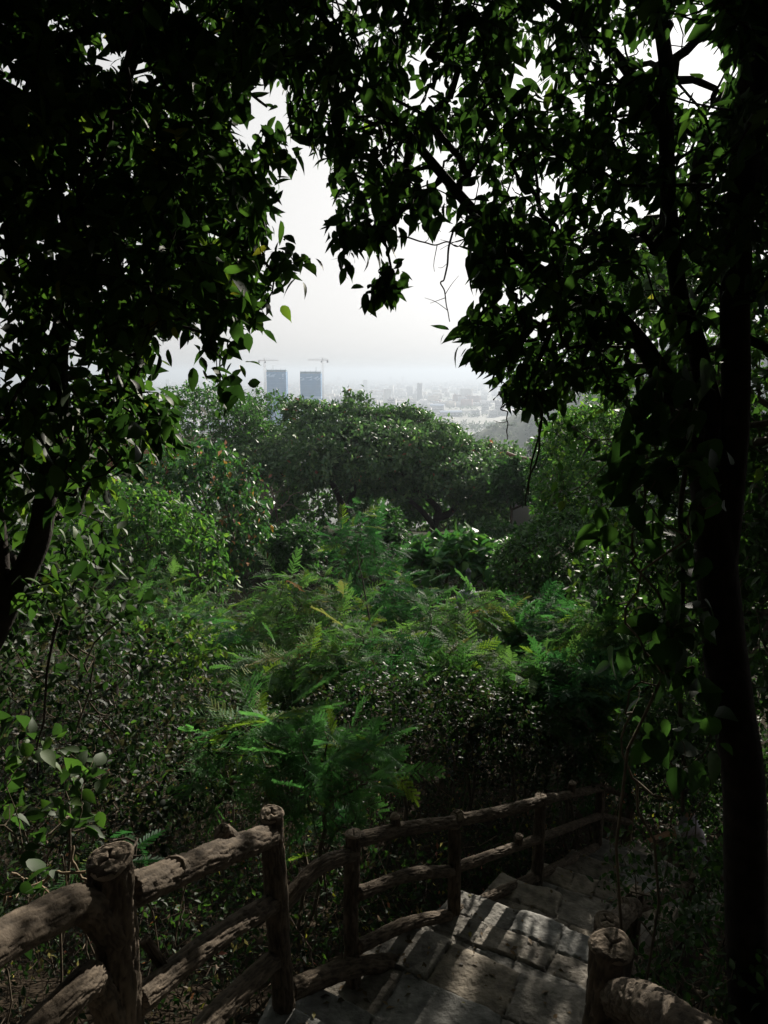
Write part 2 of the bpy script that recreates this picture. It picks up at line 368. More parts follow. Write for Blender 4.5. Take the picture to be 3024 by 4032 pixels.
def cut_part(c, nrm, r, seed):
    """sawn end: growth rings, a rim of bark and a three-armed crack"""
    nrm = unit(np.asarray(nrm, float)); u = unit(np.cross(nrm, (0.3, 1, .2))); v = np.cross(nrm, u)
    nr, na = 16, 40; rr = np.linspace(0.001, 1, nr)[:, None]; a = np.arange(na)[None] / na * 2 * np.pi
    rng = np.random.default_rng(seed); a0 = rng.uniform(0, 6)
    z = .012 - .004 * rr + .0 * a
    z = z - .005 * np.exp(-((rr - .80) / .05) ** 2) * (.5 + .5 * np.sin(a * 2 + seed))
    ck = np.zeros((nr, na))
    arms = int(rng.integers(2, 5)); rad_ = rng.uniform(.66, .84); lim_ = rng.uniform(.4, .75); wd = rng.uniform(.4, 1.3)
    for q in range(arms):
        da = np.abs((a - a0 - q * (6.28 / arms + rng.uniform(-.4, .4)) + np.pi) % (2 * np.pi) - np.pi) * rr; ck = np.maximum(ck, np.exp(-(da / .06) ** 2) * (rr < lim_))
    z = z - .010 * ck - .012 * np.clip((rr - .92) / .08, 0, 1)
    z = z + .006 * (vn(np.stack([rr * np.cos(a) * 5, rr * np.sin(a) * 5, 0 * a + rr * 0 + seed], -1), 2) - .5)
    R_ = rr * r * (1.03 + .07 * np.sin(a * 3 + seed) * rr)
    V = np.asarray(c) + (R_ * np.cos(a))[..., None] * u + (R_ * np.sin(a))[..., None] * v + z[..., None] * nrm
    ring = .5 + .5 * np.sin(rr * 40 + vn(np.stack([rr * np.cos(a) * 3, rr * np.sin(a) * 3, 0 * a + rr * 0], -1), seed) * 6)
    t = np.array([.25, .20, .15]) * (.8 + .35 * ring[..., None]) * (1 - .7 * ck[..., None]) * (1 - .35 * wd * np.exp(-((rr - rad_) / .05) ** 2))[..., None] * rng.uniform(.7, 1.05)
    i = np.arange(nr - 1)[:, None] * na + np.arange(na)[None]; j = np.arange(nr - 1)[:, None] * na + (np.arange(na)[None] + 1) % na
    m = MB(); m.add(V.reshape(-1, 3), np.stack([i, j, j + na, i + na], -1).reshape(-1, 4), np.broadcast_to(t, V.shape).reshape(-1, 3)); return m
_seed = [100]
def sd(): _seed[0] += 1; return _seed[0]
def post(root, o, top, base, r, tilt=(0, 0, 1), flare=.35):
    top = np.asarray(top, float); base = np.asarray(base, float); mid = (top + base) / 2 + RNG.normal(0, .012, 3)
    p = log_part([top, mid, base], r, sd(), 60, .012, flare).build('post', M_LOG, root, o, True)
    cut_part(top, tilt, r, sd()).build('cut_face', M_LOG, p, o, True)
def rail(root, o, pts, r, knots=()):
    p = log_part(pts, r, sd()).build('rail', M_LOG, root, o, True)
    pts = np.asarray(pts, float)
    for t, d, ln, kr in knots:
        c = spline(pts, 101)[int(t * 100)]; d = unit(np.asarray(d, float)); e = c + d * (r + ln)
        g = log_part([c + d * r * .3, (c + d * r * .3 + e) / 2, e], kr, sd(), 40, .009)
        k = g.build('knot', M_LOG, p, o, True); cut_part(e, d, kr * .97, sd()).build('cut_face', M_LOG, k, o, True)
A_t, B_t = P(432, 3385, 2.3), P(1068, 3205, 3.5)
A_b = np.array((A_t[0] - .02, 2.32, -3.1)); B_b = np.array((B_t[0] + .05, 3.52, -3.75))
N_t = np.array((-1.38, 1.05, -.98)); N_b = np.array((-1.4, 1.05, -2.5))
o = np.array((A_b[0], A_b[1], -2.9))
f1 = thing('log_fence', 'thick log-look fence climbing beside the top flight of stone steps', 'fence', o)
post(f1, o, A_t, A_b, .078, (-.1, -.25, 1)); post(f1, o, B_t, B_b, .062, (0, -.25, 1), .5); post(f1, o, N_t, N_b, .08)
up = np.array((0, 0, 1.0))
rail(f1, o, [A_t - up * .17 + (.03, .05, 0), (A_t + B_t) / 2 - up * .13, B_t - up * .12], .062, [(.30, (-.1, -.75, .7), .010, .054), (.72, (-.4, -.4, .8), .085, .045)])
rail(f1, o, [A_t - up * .62 + (.04, .04, 0), (A_t + B_t) / 2 - up * .54, B_t - up * .52], .052, [(.20, (-.5, 0, .9), .13, .02)])
rail(f1, o, [A_t - up * 1.08 + (.04, .04, 0), (A_t + B_t) / 2 - up * .93, B_t - up * .86], .056)
rail(f1, o, [P(-160, 3800, 1.62), P(130, 3640, 1.95), P(330, 3560, 2.2), A_t - up * .30], .061)
rail(f1, o, [N_t - up * .95, P(230, 3975, 1.95) , P(372, 3880, 2.2), A_t - up * .78], .055)
rail(f1, o, [N_t - up * 1.3, A_t - up * 1.12], .055)
C_t = P(1392, 3282, 4.1); D_t = P(1790, 3222, 5.0); E_t = P(2128, 3135, 6.0); F_t = P(2368, 3078, 7.6); G2 = P(2490, 3120, 8.6)
o = np.array((E_t[0], E_t[1], -5.1))
f2 = thing('log_fence', 'thinner log-look fence running down along the lower path behind the landing', 'fence', o)
for t_, r_, h_ in ((C_t, .05, 1.25), (D_t - up * .06, .05, 1.25), (E_t, .052, 1.25), (F_t, .05, 1.3)): post(f2, o, t_, t_ - up * h_, r_)
post(f2, o, G2 - up * .05, G2 - up * 1.3, .05)
rail(f2, o, [C_t - up * .05, (C_t + D_t) / 2 - up * .02, D_t - up * .03], .046, [(.38, (-.1, -.3, 1), .09, .032)])
rail(f2, o, [D_t - up * .02, (D_t + E_t) / 2 - up * .05, E_t - up * .05], .046, [(.04, (-.2, -.4, .9), .015, .05)])
rail(f2, o, [E_t - up * .04, (E_t + F_t) / 2 - up * .06, F_t - up * .07], .042, [(.45, (0, -.2, 1), .10, .036)])
rail(f2, o, [F_t - up * .06, G2 - up * .06], .040)
for q in (.42, .80):
    rail(f2, o, [C_t - up * q + (.02, 0, 0), (C_t + D_t) / 2 - up * (q - .04), D_t - up * (q + .02)], .044)
    rail(f2, o, [D_t - up * q, E_t - up * q], .042, [(.72, (0, -.3, 1), .08, .034)] if q < .6 else [])
    rail(f2, o, [E_t - up * q, F_t - up * q], .04)
    rail(f2, o, [F_t - up * q, G2 - up * q], .04)
Bm = B_t - up * .60
rail(f2, o, [C_t - up * .14, (C_t + Bm) / 2 + up * .02, Bm], .046)
rail(f2, o, [B_b + (.0, .08, .32), P(1380, 3810, 4.05), P(1575, 3790, 4.35)], .06)
# right-hand fence
H_t = P(2409, 3722, 2.7); I_t = P(2500, 3505, 4.8)
o = np.array((H_t[0], H_t[1], -3.6))
f3 = thing('log_fence', 'log-look fence with a broad sawn post top bordering the right side of the steps', 'fence', o)
post(f3, o, H_t, H_t - up * 1.4, .088, (-.05, -.12, 1), .2); post(f3, o, I_t, I_t - up * 1.3, .062)
J_t = np.array((2.75, 5.95, -4.45)); post(f3, o, J_t, J_t - up * 1.3, .06)
K_t = np.array((1.02, 1.1, -1.30)); post(f3, o, K_t, K_t - up * 1.4, .08)
rail(f3, o, [H_t - up * .16 + (.0, .06, 0), P(2388, 3690, 3.15), P(2480, 3580, 4.1), I_t - up * .14], .060, [(.33, (-.08, -.2, .95), .05, .060), (.60, (-.35, -.35, .9), .04, .04)])
rail(f3, o, [H_t - up * .66, I_t - up * .6], .058); rail(f3, o, [H_t - up * 1.1, I_t - up * 1.0], .058)
rail(f3, o, [I_t - up * .14, J_t - up * .12], .055); rail(f3, o, [I_t - up * .62, J_t - up * .6], .05)
rail(f3, o, [H_t - up * .24 + (.02, -.02, 0), P(2540, 3960, 2.25), P(2760, 4120, 1.75), K_t - up * .2], .076)
rail(f3, o, [H_t - up * .75, K_t - up * .7], .06)

# ------------------------------------------------------------------ plants: growing machinery
def inside(poly, p):
    poly = np.asarray(poly, float); x, y = p[:, 0], p[:, 1]; r = np.zeros(len(p), bool); j = len(poly) - 1
    for i in range(len(poly)):
        xi, yi = poly[i]; xj, yj = poly[j]
        r ^= ((yi > y) != (yj > y)) & (x < (xj - xi) * (y - yi) / (yj - yi + 1e-12) + xi); j = i
    return r
def view_points(poly, n, D0, D1, dens=None, rng=RNG):
    """points filling the piece of space seen inside an outline, at real distances between D0 and D1"""
    poly = np.asarray(poly, float); lo, hi = poly.min(0), poly.max(0); o = []
    while sum(len(a) for a in o) < n:
        p = rng.uniform(lo, hi, (n * 2, 2)); k = inside(poly, p); p = p[k]
        if dens is not None: p = p[rng.random(len(p)) < dens(p)]
        o.append(p)
    p = np.concatenate(o)[:n]; D = rng.uniform(D0, D1, n)
    return Q(p[:, 0], p[:, 1], D)
def grow(skel, spar, pts, bias=.25):
    """join every point to the nearest branch already grown; returns nodes and parents"""
    ns = len(skel); N = np.vstack([skel, pts]); par = np.full(len(N), -1); par[:ns] = spar; L = np.zeros(len(N))
    for k in range(ns):
        if par[k] >= 0: L[k] = L[par[k]] + np.linalg.norm(N[k] - N[par[k]])
    d0 = np.full(len(pts), 1e9)
    for k in range(ns): d0 = np.minimum(d0, np.linalg.norm(pts - skel[k], axis=1))
    pts = pts[np.argsort(d0)]; N[ns:] = pts
    for k in range(ns, len(N)):
        c = np.linalg.norm(N[:k] - N[k], axis=1); c2 = c + bias * L[:k] * .5; j = int(c2.argmin()); par[k] = j; L[k] = L[j] + c[j]
    return N, par
def wood_mesh(N, par, rtip, power=.5, rmax=.2, n=4, skel_r=None, tint=(.085, .07, .055)):
    cnt = np.ones(len(N))
    for k in range(len(N) - 1, 0, -1):
        if par[k] >= 0: cnt[par[k]] += cnt[k]
    rad = np.minimum(rtip * cnt ** power, rmax)
    if skel_r is not None: rad[:len(skel_r)] = skel_r
    e = np.arange(len(N))[par >= 0]
    if skel_r is not None: e = e[e >= len(skel_r)]
    rb = rad[e]; ra = np.minimum(rad[par[e]], rb * 1.5)
    m = MB(); A, B = N[par[e]], N[e]; mid = (A + B) / 2 + RNG.normal(0, 1, A.shape) * np.linalg.norm(B - A, axis=1)[:, None] * .09
    rm = (ra + rb) / 2
    m.add(*prisms(A, mid, ra, rm, n), tint); m.add(*prisms(mid, B, rm, rb, n), tint)
    return m, cnt
def tints(n, pal, var=.25):
    """pal: list of (weight, rgb)"""
    w = np.array([p[0] for p in pal], float); k = RNG.choice(len(pal), n, p=w / w.sum())
    c = np.array([p[1] for p in pal])[k]; return c * RNG.uniform(1 - var, 1 + var, (n, 1))
def leaf_cloud(m, T, N, par, e, per, size, pal, droop=.5, spread=.6, rad=.05, wvar=.15, up=.8, flat=1.0):
    """leaves set along the twigs e"""
    if len(e) == 0: return
    e = np.repeat(e, per); n = len(e); A, B = N[par[e]], N[e]
    d = unit(B - A); t = RNG.uniform(.25, 1.05, (n, 1)); pos = A + (B - A) * t + RNG.normal(0, rad, (n, 3))
    dr = unit(d * .5 + RNG.normal(0, spread, (n, 3)) + np.array([0, 0, -droop])); dr = unit(dr * (1, 1, flat))
    nr = RNG.normal(0, .55, (n, 3)) + np.array([0, 0, up])
    s = size * RNG.uniform(.55, 1.3, n); c = tints(n, pal)
    Ts = T if isinstance(T, list) else [T]
    which = RNG.integers(0, len(Ts), n)
    for q, tt in enumerate(Ts):
        k = which == q
        if k.any():
            V, F = scatter(tt, pos[k], dr[k], nr[k], s[k], RNG.uniform(1 - wvar, 1 + wvar, k.sum())); m.add(V, F, np.repeat(c[k], len(tt[0]), 0))
DK = (.020, .040, .014); MD = (.036, .068, .020); LT = (.060, .105, .024); YG = (.13, .17, .030); YL = (.25, .20, .035); OR = (.28, .11, .03); PK = (.30, .10, .08); BL = (.030, .062, .034)
PAL_CAN = [(5, DK), (5, MD), (2, LT), (.15, YG)]
PAL_LEFT = [(4, DK), (6, MD), (4, LT), (.4, YG), (.15, YL)]

def skeleton_tree(name, label, cat, base, limbs, pts, per, leaf, size, pal, mat, rtip=.0022, extra=None, droop=.55, group=None, bark=(.075, .062, .05), rad=.05, power=.42):
    """trunk and limbs given by hand (list of (points, r0, r1)); twigs and leaves grown to pts"""
    root = thing(name, label, cat, base, group)
    tr = MB(); SK = []; SPp = []
    for lp, r0, r1 in limbs:
        c = spline(lp, max(6, len(lp) * 5)); k = len(c); t = np.linspace(0, 1, k)
        rr = (r0 + (r1 - r0) * t) * (1 + .12 * (vn(np.stack([t * 9, t * 0, t * 0 + r0 * 100], -1), 5) - .5))
        c2 = c + (np.stack([vn(np.stack([t * 6, t * 0 + q, t * 0], -1), 3 + q) for q in range(3)], -1) - .5) * r0 * .5
        V, F = tube(c2, rr, 14); g = fbm(V * np.array([22, 22, 6]), 4); ctr = np.repeat(c2, 14, 0)
        V = V + unit(V - ctr) * ((g - .47) * .10 * np.repeat(rr, 14))[:, None]
        tr.add(V, F, np.array(bark) * (.5 + g[:, None]))
        b = len(SK)
        if b:
            j = int(np.linalg.norm(np.array(SK) - c2[0], axis=1).argmin())
        else: j = -1
        for q in range(k): SK.append(c2[q]); SPp.append(j if q == 0 else b + q - 1)
    o = np.asarray(base)
    N, par = grow(np.array(SK), np.array(SPp), pts)
    w, cnt = wood_mesh(N, par, rtip, power, .03, 5, np.full(len(SK), .03), bark)
    tr.build('trunk', M_BARK, root, o, True); w.build('twigs', M_BARK, root, o)
    cr = MB(); e = np.arange(len(SK), len(N)); e = e[cnt[e] <= 8]
    u = unit(N[e]); sg = unit(ray(np.array([2712, 2790]), np.array([125, 300]))); e = e[(u @ sg[0] < math.cos(.036)) & (u @ sg[1] < math.cos(.020))]    # break in the leaves towards the sun
    leaf_cloud(cr, leaf, N, par, e, per, size, pal, droop, .6, rad)
    if extra is not None: cr.add(*extra)
    cr.build('crown', mat, root, o)
    return root
def dome(n, c, rad, lump=.35, top=.0, shell=.55, zmin=-1.0, seed=0):
    """points in a lumpy crown: denser near its skin"""
    o = []; r = np.random.default_rng(seed + 5)
    d = unit(r.normal(0, 1, (n * 4, 3))); d = d[d[:, 2] > zmin][:n * 2]
    f = 1 + lump * 2 * (fbm(d * 2.1 + seed * 3.7, seed) - .47)
    rr = (shell + (1 - shell) * r.random(len(d)) ** .6) * f
    return (np.asarray(c) + d * rr[:, None] * np.asarray(rad))[:n]
def plant(name, label, cat, base, c, rad, nodes, per, leaf, size, pal, mat, lump=.35, shell=.5, zmin=-.6, droop=.3, rtip=.003, rmax=.12, trunk_h=.35, seed=0, stems=1, rad_j=.05, group=None,
          bark=(.085, .07, .055), up=.8, spread=.6, power=.5):
    """a tree or shrub standing at base with a crown of radii rad about c"""
    base = np.asarray(base, float); c = np.asarray(c, float); rad = np.asarray(rad, float)
    root = thing(name, label, cat, base, group); SK = [base]; SPp = [-1]
    for s in range(stems):
        a = RNG.uniform(0, 6.28); of = np.array((math.cos(a), math.sin(a), 0)) * rad * (.35 if stems > 1 else .06)
        p1 = base + (c - base) * trunk_h + of * .5; p2 = base + (c - base) * (trunk_h + 1) * .5 + of
        b = len(SK); SK += [p1, p2]; SPp += [0, b]
    pts = dome(nodes, c, rad, lump, 0, shell, zmin, seed)
    N, par = grow(np.array(SK), np.array(SPp), pts)
    w, cnt = wood_mesh(N, par, rtip, power, rmax, 5, None, bark)
    nm = 'trunk' if cat == 'tree' else 'stems'
    w.build(nm, M_BARK, root, base)
    m = MB(); e = np.arange(len(SK), len(N)); e = e[cnt[e] <= 12]
    leaf_cloud(m, leaf, N, par, e, per, size, pal, droop, spread, rad_j, up=up, flat=.45 if mat is M_FEATHER else 1.0)
    m.build('crown' if cat == 'tree' else 'foliage', mat, root, base)
    return root
def G(dx, D): x = float(Q(dx, 900, D)[0]); return np.array((x, D, float(hterr(np.array([x]), np.array([D]))[0]) - .05))

# ------------------------------------------------------------------ the two near trees that frame the view
def z3(x, y): return P(2000 + x * .814, 1200 + y * .814, 1.0)      # (kept for reading limb positions)
def Pz(l): return [P(a, b, D) for a, b, D in l]
RIGHT_POLY = [(520, -260), (2300, -260), (2300, 900), (1659, 870), (1500, 850), (1340, 850), (1250, 850), (1200, 868), (1150, 878), (1100, 868), (1070, 800), (1040, 775), (1000, 745), (1010, 705), (1050, 660), (1085, 620),
              (1060, 590), (1045, 540), (1055, 500), (1040, 440), (1000, 455), (960, 475), (900, 490), (830, 500), (790, 515), (755, 530), (738, 510), (750, 470), (725, 450), (700, 410), (700, 340),
              (640, 290), (600, 250), (590, 180), (560, 100)]
GAPS = [(532, 265, 62), (612, 270, 34), (668, 338, 52), (720, 250, 14), (610, 150, 22), (660, 160, 14), (780, 120, 16), (700, 60, 16), (880, 110, 14), (900, 60, 12), (1010, 330, 14),
        (1489, 66, 60), (1520, 150, 44), (1500, 205, 26), (1410, 130, 20), (1540, 40, 18), (1360, 640, 18), (1420, 690, 20), (1530, 640, 24), (1560, 720, 16), (1050, 150, 12), (830, 210, 12), (1230, 240, 12), (1150, 60, 14), (960, 230, 12), (860, 330, 10)]
def gapd(p):
    d = np.ones(len(p))
    for x, y, r in GAPS: d *= 1 - .97 * np.exp(-(((p[:, 0] - x) ** 2 + (p[:, 1] - y) ** 2) / r ** 2) ** 2)
    return d
def dens_r(p):
    n = fbm(np.stack([p[:, 0] / 46, p[:, 1] / 46, 0 * p[:, 0]], -1), 31, 3)
    centre = np.exp(-((p[:, 0] - 790) / 210) ** 2 - ((p[:, 1] - 180) / 230) ** 2)
    fork = np.clip((p[:, 0] - 1330) / 60, 0, 1) * np.clip((p[:, 1] - 540) / 60, 0, 1)
    return gapd(p) * np.clip((n - .20 - .05 * centre) * 3.6, .12, 1) * (1 - .5 * fork) * (1 - .35 * ((p[:, 0] > 1000) & (p[:, 0] <= 1330) & (p[:, 1] > 480)))
HIGH = lambda f: (lambda p: f(p) * np.clip((560 - p[:, 1]) / 140, 0, 1))
pts = np.concatenate([view_points(RIGHT_POLY, 2050, 2.9, 5.6, dens_r), view_points(RIGHT_POLY, 1700, 5.6, 10, HIGH(dens_r)), view_points([(1545, -120), (1900, -120), (1900, 640), (1560, 640)], 520, 2.9, 6.5), view_points(RIGHT_POLY, 240, 5.6, 9.5, lambda p: (p[:, 1] > 480) & (p[:, 0] > 1030) & (p[:, 0] < 1330)),
                      view_points([(1000, 690), (985, 745), (1060, 800), (1080, 855), (1150, 880), (1220, 850), (1340, 840), (1340, 640), (1150, 610), (1050, 650)], 100, 3.0, 4.2),
                      view_points([(730, 500), (745, 580), (790, 550), (850, 535), (850, 470), (760, 460)], 9, 3.2, 3.9),
                      view_points([(800, 640), (845, 640), (860, 575), (830, 560), (812, 600)], 10, 3.3, 3.5),
                      view_points([(1030, 500), (1030, 600), (1075, 620), (1110, 520), (1080, 450)], 20, 3.0, 3.8)])
ov = RNG.uniform((-1.6, -3.5, 1.9), (6.5, 5.5, 4.6), (900, 3)); ov = ov[~((np.abs(ov[:, 0] - ov[:, 1] * .2) < .6 * ov[:, 1]) & (ov[:, 2] < ov[:, 1] * .75) & (ov[:, 1] > 0))]
pts = np.concatenate([pts, ov])
lim = [(Pz([(2990, 4700, 3.0), (2925, 3700, 3.05), (2910, 3000, 3.1), (2855, 2500, 3.2), (2800, 2000, 3.25), (2770, 1740, 3.3)]), .100, .085),
       (Pz([(2775, 1760, 3.3), (2716, 1672, 3.3), (2619, 1525, 3.35), (2529, 1380, 3.4), (2400, 1230, 3.45), (2230, 1130, 3.5), (2000, 960, 3.6), (1750, 700, 3.7), (1500, 420, 3.8), (1250, 250, 3.8)]), .058, .012),
       (Pz([(2785, 1740, 3.3), (2790, 1600, 3.3), (2765, 1500, 3.3), (2724, 1322, 3.4), (2684, 1184, 3.5), (2645, 900, 3.6), (2623, 546, 3.7), (2610, 180, 3.7), (2500, -300, 3.7)]), .05, .03),
       (Pz([(2845, 2350, 3.2), (2860, 1950, 3.25), (2882, 1650, 3.3), (2892, 1300, 3.3), (2915, 900, 3.3), (2950, 450, 3.3), (2985, -100, 3.2), (3000, -700, 3.2)]), .066, .055),
       (Pz([(2620, 500, 3.7), (2400, 200, 3.9), (2100, -50, 4.0), (1800, -300, 4.1)]), .03, .015),
       (Pz([(2230, 1130, 3.5), (2150, 1350, 3.4), (2090, 1500, 3.4), (2060, 1620, 3.35)]), .014, .006),
       (Pz([(1750, 700, 3.7), (1620, 800, 3.6), (1500, 900, 3.5), (1400, 960, 3.5)]), .014, .006)]
b = np.array(lim[0][0][0])
skeleton_tree('canopy_tree', 'dark leaning tree forking at the right edge, its leafy branches roofing the view', 'tree', b, lim, pts, 9, [LEAF, LEAF_B, LEAF_C], .083, PAL_CAN, M_LEAF, extra=None, droop=.75, rad=.035, bark=(.024, .020, .017))

LEFT_POLY = [(-560, -260), (600, -260), (590, 60), (570, 130), (530, 180), (485, 225), (480, 280), (515, 318), (560, 345), (584, 395), (580, 440), (566, 475), (552, 510), (545, 560), (545, 600), (525, 640),
             (500, 668), (465, 690), (420, 702), (360, 698), (325, 735), (308, 780), (320, 830), (352, 850), (338, 900), (325, 955), (285, 960), (245, 1050), (215, 1150), (225, 1250), (120, 1300), (0, 1320), (-560, 1400)]
def dens_l(p):
    n = fbm(np.stack([p[:, 0] / 60, p[:, 1] / 60, 0 * p[:, 0]], -1), 41, 3)
    low = np.clip((p[:, 1] - 760) / 300, 0, 1) * .55
    return gapd(p) * np.clip((n - .24) * 5, .05, 1) * (1 - low)
pts = np.concatenate([view_points(LEFT_POLY, 5000, 3.1, 6.8, dens_l), view_points(LEFT_POLY, 1800, 6.8, 10, HIGH(dens_l)),
                      view_points([(590, 520), (600, 570), (655, 590), (640, 545)], 5, 4.0, 4.3),
                      view_points([(440, 740), (480, 745), (515, 835), (480, 855), (460, 830), (485, 790)], 6, 3.6, 3.9),
                      view_points([(480, 690), (580, 690), (570, 640), (500, 640)], 7, 3.8, 4.4), view_points([(560, 290), (640, 310), (640, 340), (560, 320)], 7, 4.2, 4.6),
                      view_points([(320, 840), (375, 860), (370, 950), (345, 960), (335, 900)], 7, 3.6, 3.9)])
ov = RNG.uniform((-7, -3.5, 1.6), (1.2, 6, 4.4), (1000, 3)); ov = ov[~((ov[:, 0] > -.62 * ov[:, 1]) & (ov[:, 2] < ov[:, 1] * .72) & (ov[:, 1] > 0))]
pts = np.concatenate([pts, ov])
lim = [([(-2.6, 2.9, -2.9)] + Pz([(-120, 2680, 3.4), (20, 2380, 3.5), (140, 2150, 3.6), (185, 1930, 3.7), (240, 1700, 3.9), (250, 1300, 4.1), (330, 900, 4.3), (420, 500, 4.4), (560, 100, 4.4), (700, -300, 4.4)]), .07, .03),
       (Pz([(20, 2380, 3.5), (-60, 1900, 3.6), (-120, 1200, 3.8), (-100, 500, 4.0), (0, -200, 4.2)]), .06, .04),
       (Pz([(170, 2020, 3.65), (330, 1760, 3.8), (430, 1600, 3.9), (520, 1480, 4.0)]), .022, .006),
       (Pz([(330, 900, 4.3), (560, 880, 4.4), (800, 900, 4.4), (1000, 1000, 4.3), (1080, 1080, 4.2)]), .02, .006),
       (Pz([(250, 1300, 4.1), (450, 1250, 4.1), (700, 1280, 4.0), (860, 1340, 3.9)]), .018, .005),
       (Pz([(420, 500, 4.4), (650, 300, 4.6), (850, 280, 4.7), (1050, 420, 4.8)]), .02, .007)]
skeleton_tree('canopy_tree', 'broad-leaved tree with green sunlit foliage filling the left edge', 'tree', np.array(lim[0][0][0]), lim, pts, 9, [LEAF, LEAF_C, LEAF_B], .099, PAL_LEFT, M_LEAF, droop=.6, rad=.05, bark=(.028, .023, .019))

# tree behind the dark trunk, and unseen trees added behind and beside the viewer to block sky light
plant('canopy_tree', 'green tree showing in gaps behind the dark forked trunk', 'tree', (4.4, 6.5, -6.2), P(3150, 1400, 7.2), (2.6, 1.6, 2.5), 700, 9, LEAF, .11, PAL_LEFT, M_LEAF, shell=.2, seed=5, droop=.5, rmax=.12)
plant('canopy_tree', 'dark thick tree low behind the right-hand trunk', 'tree', (4.6, 5.6, -6.0), P(3380, 2500, 5.6), (1.05, 1.0, 2.3), 500, 9, LEAF, .10, PAL_CAN, M_LEAF, shell=.2, seed=6, droop=.5, zmin=-1)
for k, (x, y, rx) in enumerate([(-3.5, -4.5, 4.2), (3.6, -4.8, 4.2), (0, -8, 5), (-9.5, 1, 3.6), (9, 1, 3.6)]):
    plant('unseen_shade_tree', ['unseen tree added for shade behind the viewer on the left', 'unseen tree added for shade behind the viewer on the right', 'unseen tree added for shade straight behind the viewer', 'unseen tree added for shade far out on the left of the steps', 'unseen tree added for shade far out on the right of the steps'][k], 'tree', (x, y - 1.5, 0),
          (x, y, 2.4), (rx, 3.2, 3.4), 800, 10, LEAF_SMALL, .50, PAL_CAN, M_LEAF, shell=.2, seed=60 + k, zmin=-1, rad_j=.2)

ov = RNG.uniform((-7, -3.5, 1.6), (7, 10, 6.5), (12000, 3)); ov = ov[(ov[:, 2] > np.maximum(.53 * ov[:, 1], 0) + 1.0) & (ov[:, 2] < np.maximum(.53 * ov[:, 1], 0) + 2.8)][:2200]  # out-of-frame crown, added to keep overhead sky light off the foreground
skeleton_tree('canopy_tree', 'unseen tree added behind the viewer, its crown blocking sky light overhead', 'tree', np.array((-1.9, -2.4, -1.6)), [([(-1.9, -2.4, -1.6), (-1.8, -2.3, .4), (-1.2, -1.6, 2.4), (-.4, -.6, 3.2), (.5, 1, 3.6)], .16, .06)], ov, 12, LEAF_SMALL, .55, PAL_CAN, M_LEAF, rad=.15)
plant('canopy_tree', 'dense dark thicket tree beyond the lower path at right', 'tree', (5.2, 9.4, -6.8), P(2820, 2250, 9.2), (1.6, 1.4, 2.3), 900, 10, LEAF, .12, PAL_CAN, M_LEAF, shell=.2, seed=16, droop=.5, zmin=-1, rmax=.1)
plant('canopy_tree', 'shadowy tree filling the dark right edge behind the trunk', 'tree', (4.6, 7.6, -6.6), P(3080, 1950, 7.6), (1.5, 1.3, 2.0), 800, 10, LEAF, .11, PAL_CAN, M_LEAF, shell=.2, seed=17, droop=.5, zmin=-1, rmax=.1)
plant('canopy_tree', 'dark tree added down the slope behind the right canopy to block sun', 'tree', (5.2, 16, -7.6), Q(1400, 625, 16), (2.3, 1.8, 1.1), 480, 9, LEAF_SMALL, .22, PAL_CAN, M_LEAF, shell=.15, seed=18, droop=.5, zmin=-1, rmax=.12, lump=.3)  # added tree, placed to keep direct sun off the landing and steps
# ------------------------------------------------------------------ middle distance
pts = []
for (dx, dy, D, rx, ry, rz, n) in [(700, 985, 41, 4.2, 4, 2.0, 800), (860, 975, 40, 4.4, 4, 2.2, 1000), (985, 1022, 40, 4.2, 4, 1.9, 900), (600, 1015, 40, 3.2, 3, 1.7, 500), (1065, 1070, 39, 2.4, 2.6, 1.8, 450),
                                   (790, 1000, 37, 4.6, 3, 2.0, 800), (940, 1035, 36.5, 3.8, 2.4, 1.4, 500), (735, 893, 40.5, 1.7, 1.2, .55, 80), (772, 862, 40.3, .7, .6, .5, 22), (760, 925, 40, 3.2, 3, 1.3, 380), (870, 900, 40, 1.4, 1.2, .5, 100), (650, 890, 41, 1.2, 1, .7, 90)]:
    pts.append(dome(n, Q(dx, dy, D), (rx, ry, rz), .4, shell=.62, zmin=-.6, seed=int(dx)))
pts = np.concatenate(pts)
g1 = G(745, 40); g2 = G(930, 39); g1[2] = g2[2] = -9.4
def Qz(l): return [Q(a, b, D) for a, b, D in l]
lim = [([g1] + Qz([(745, 1120, 40), (725, 1060, 40), (700, 1010, 40.4), (640, 980, 41), (590, 985, 41)]), .26, .05), (Qz([(745, 1115, 40), (762, 1060, 40), (770, 1000, 40), (800, 940, 40), (840, 910, 40)]), .2, .05),
       ([g2] + Qz([(935, 1140, 39), (945, 1100, 39), (910, 1060, 39), (880, 1010, 39), (870, 950, 39)]), .28, .05), (Qz([(940, 1120, 39), (975, 1105, 39), (1000, 1060, 39), (1040, 1010, 39), (1070, 1000, 39)]), .22, .05),
       (Qz([(935, 1130, 39), (900, 1095, 38), (850, 1050, 37.5), (800, 1010, 37)]), .16, .05)]
skeleton_tree('umbrella_tree', 'wide spreading tree with glossy crown and dark limbs in the middle of the view', 'tree', g1, lim, pts, 15, LEAF_SMALL, .27, [(5, (.050, .092, .048)), (5, (.080, .135, .062)), (2, (.13, .19, .085)), (.12, PK)], M_GLOSS,
              rtip=.006, droop=.15, bark=(.05, .042, .035), rad=.12)
FINE = [(5, MD), (4, (.042, .078, .022)), (2, LT)]
def tree_at(name, label, dx, dy, D, rad, nodes, per, size, pal, mat, seed, **k):
    g = G(dx, D); c = Q(dx, dy, D)
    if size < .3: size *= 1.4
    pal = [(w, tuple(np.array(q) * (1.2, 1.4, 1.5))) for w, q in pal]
    return plant(name, label, 'tree', g, c, rad, nodes, per, k.pop('leaf', LEAF_SMALL), size, pal, mat, seed=seed, **k)
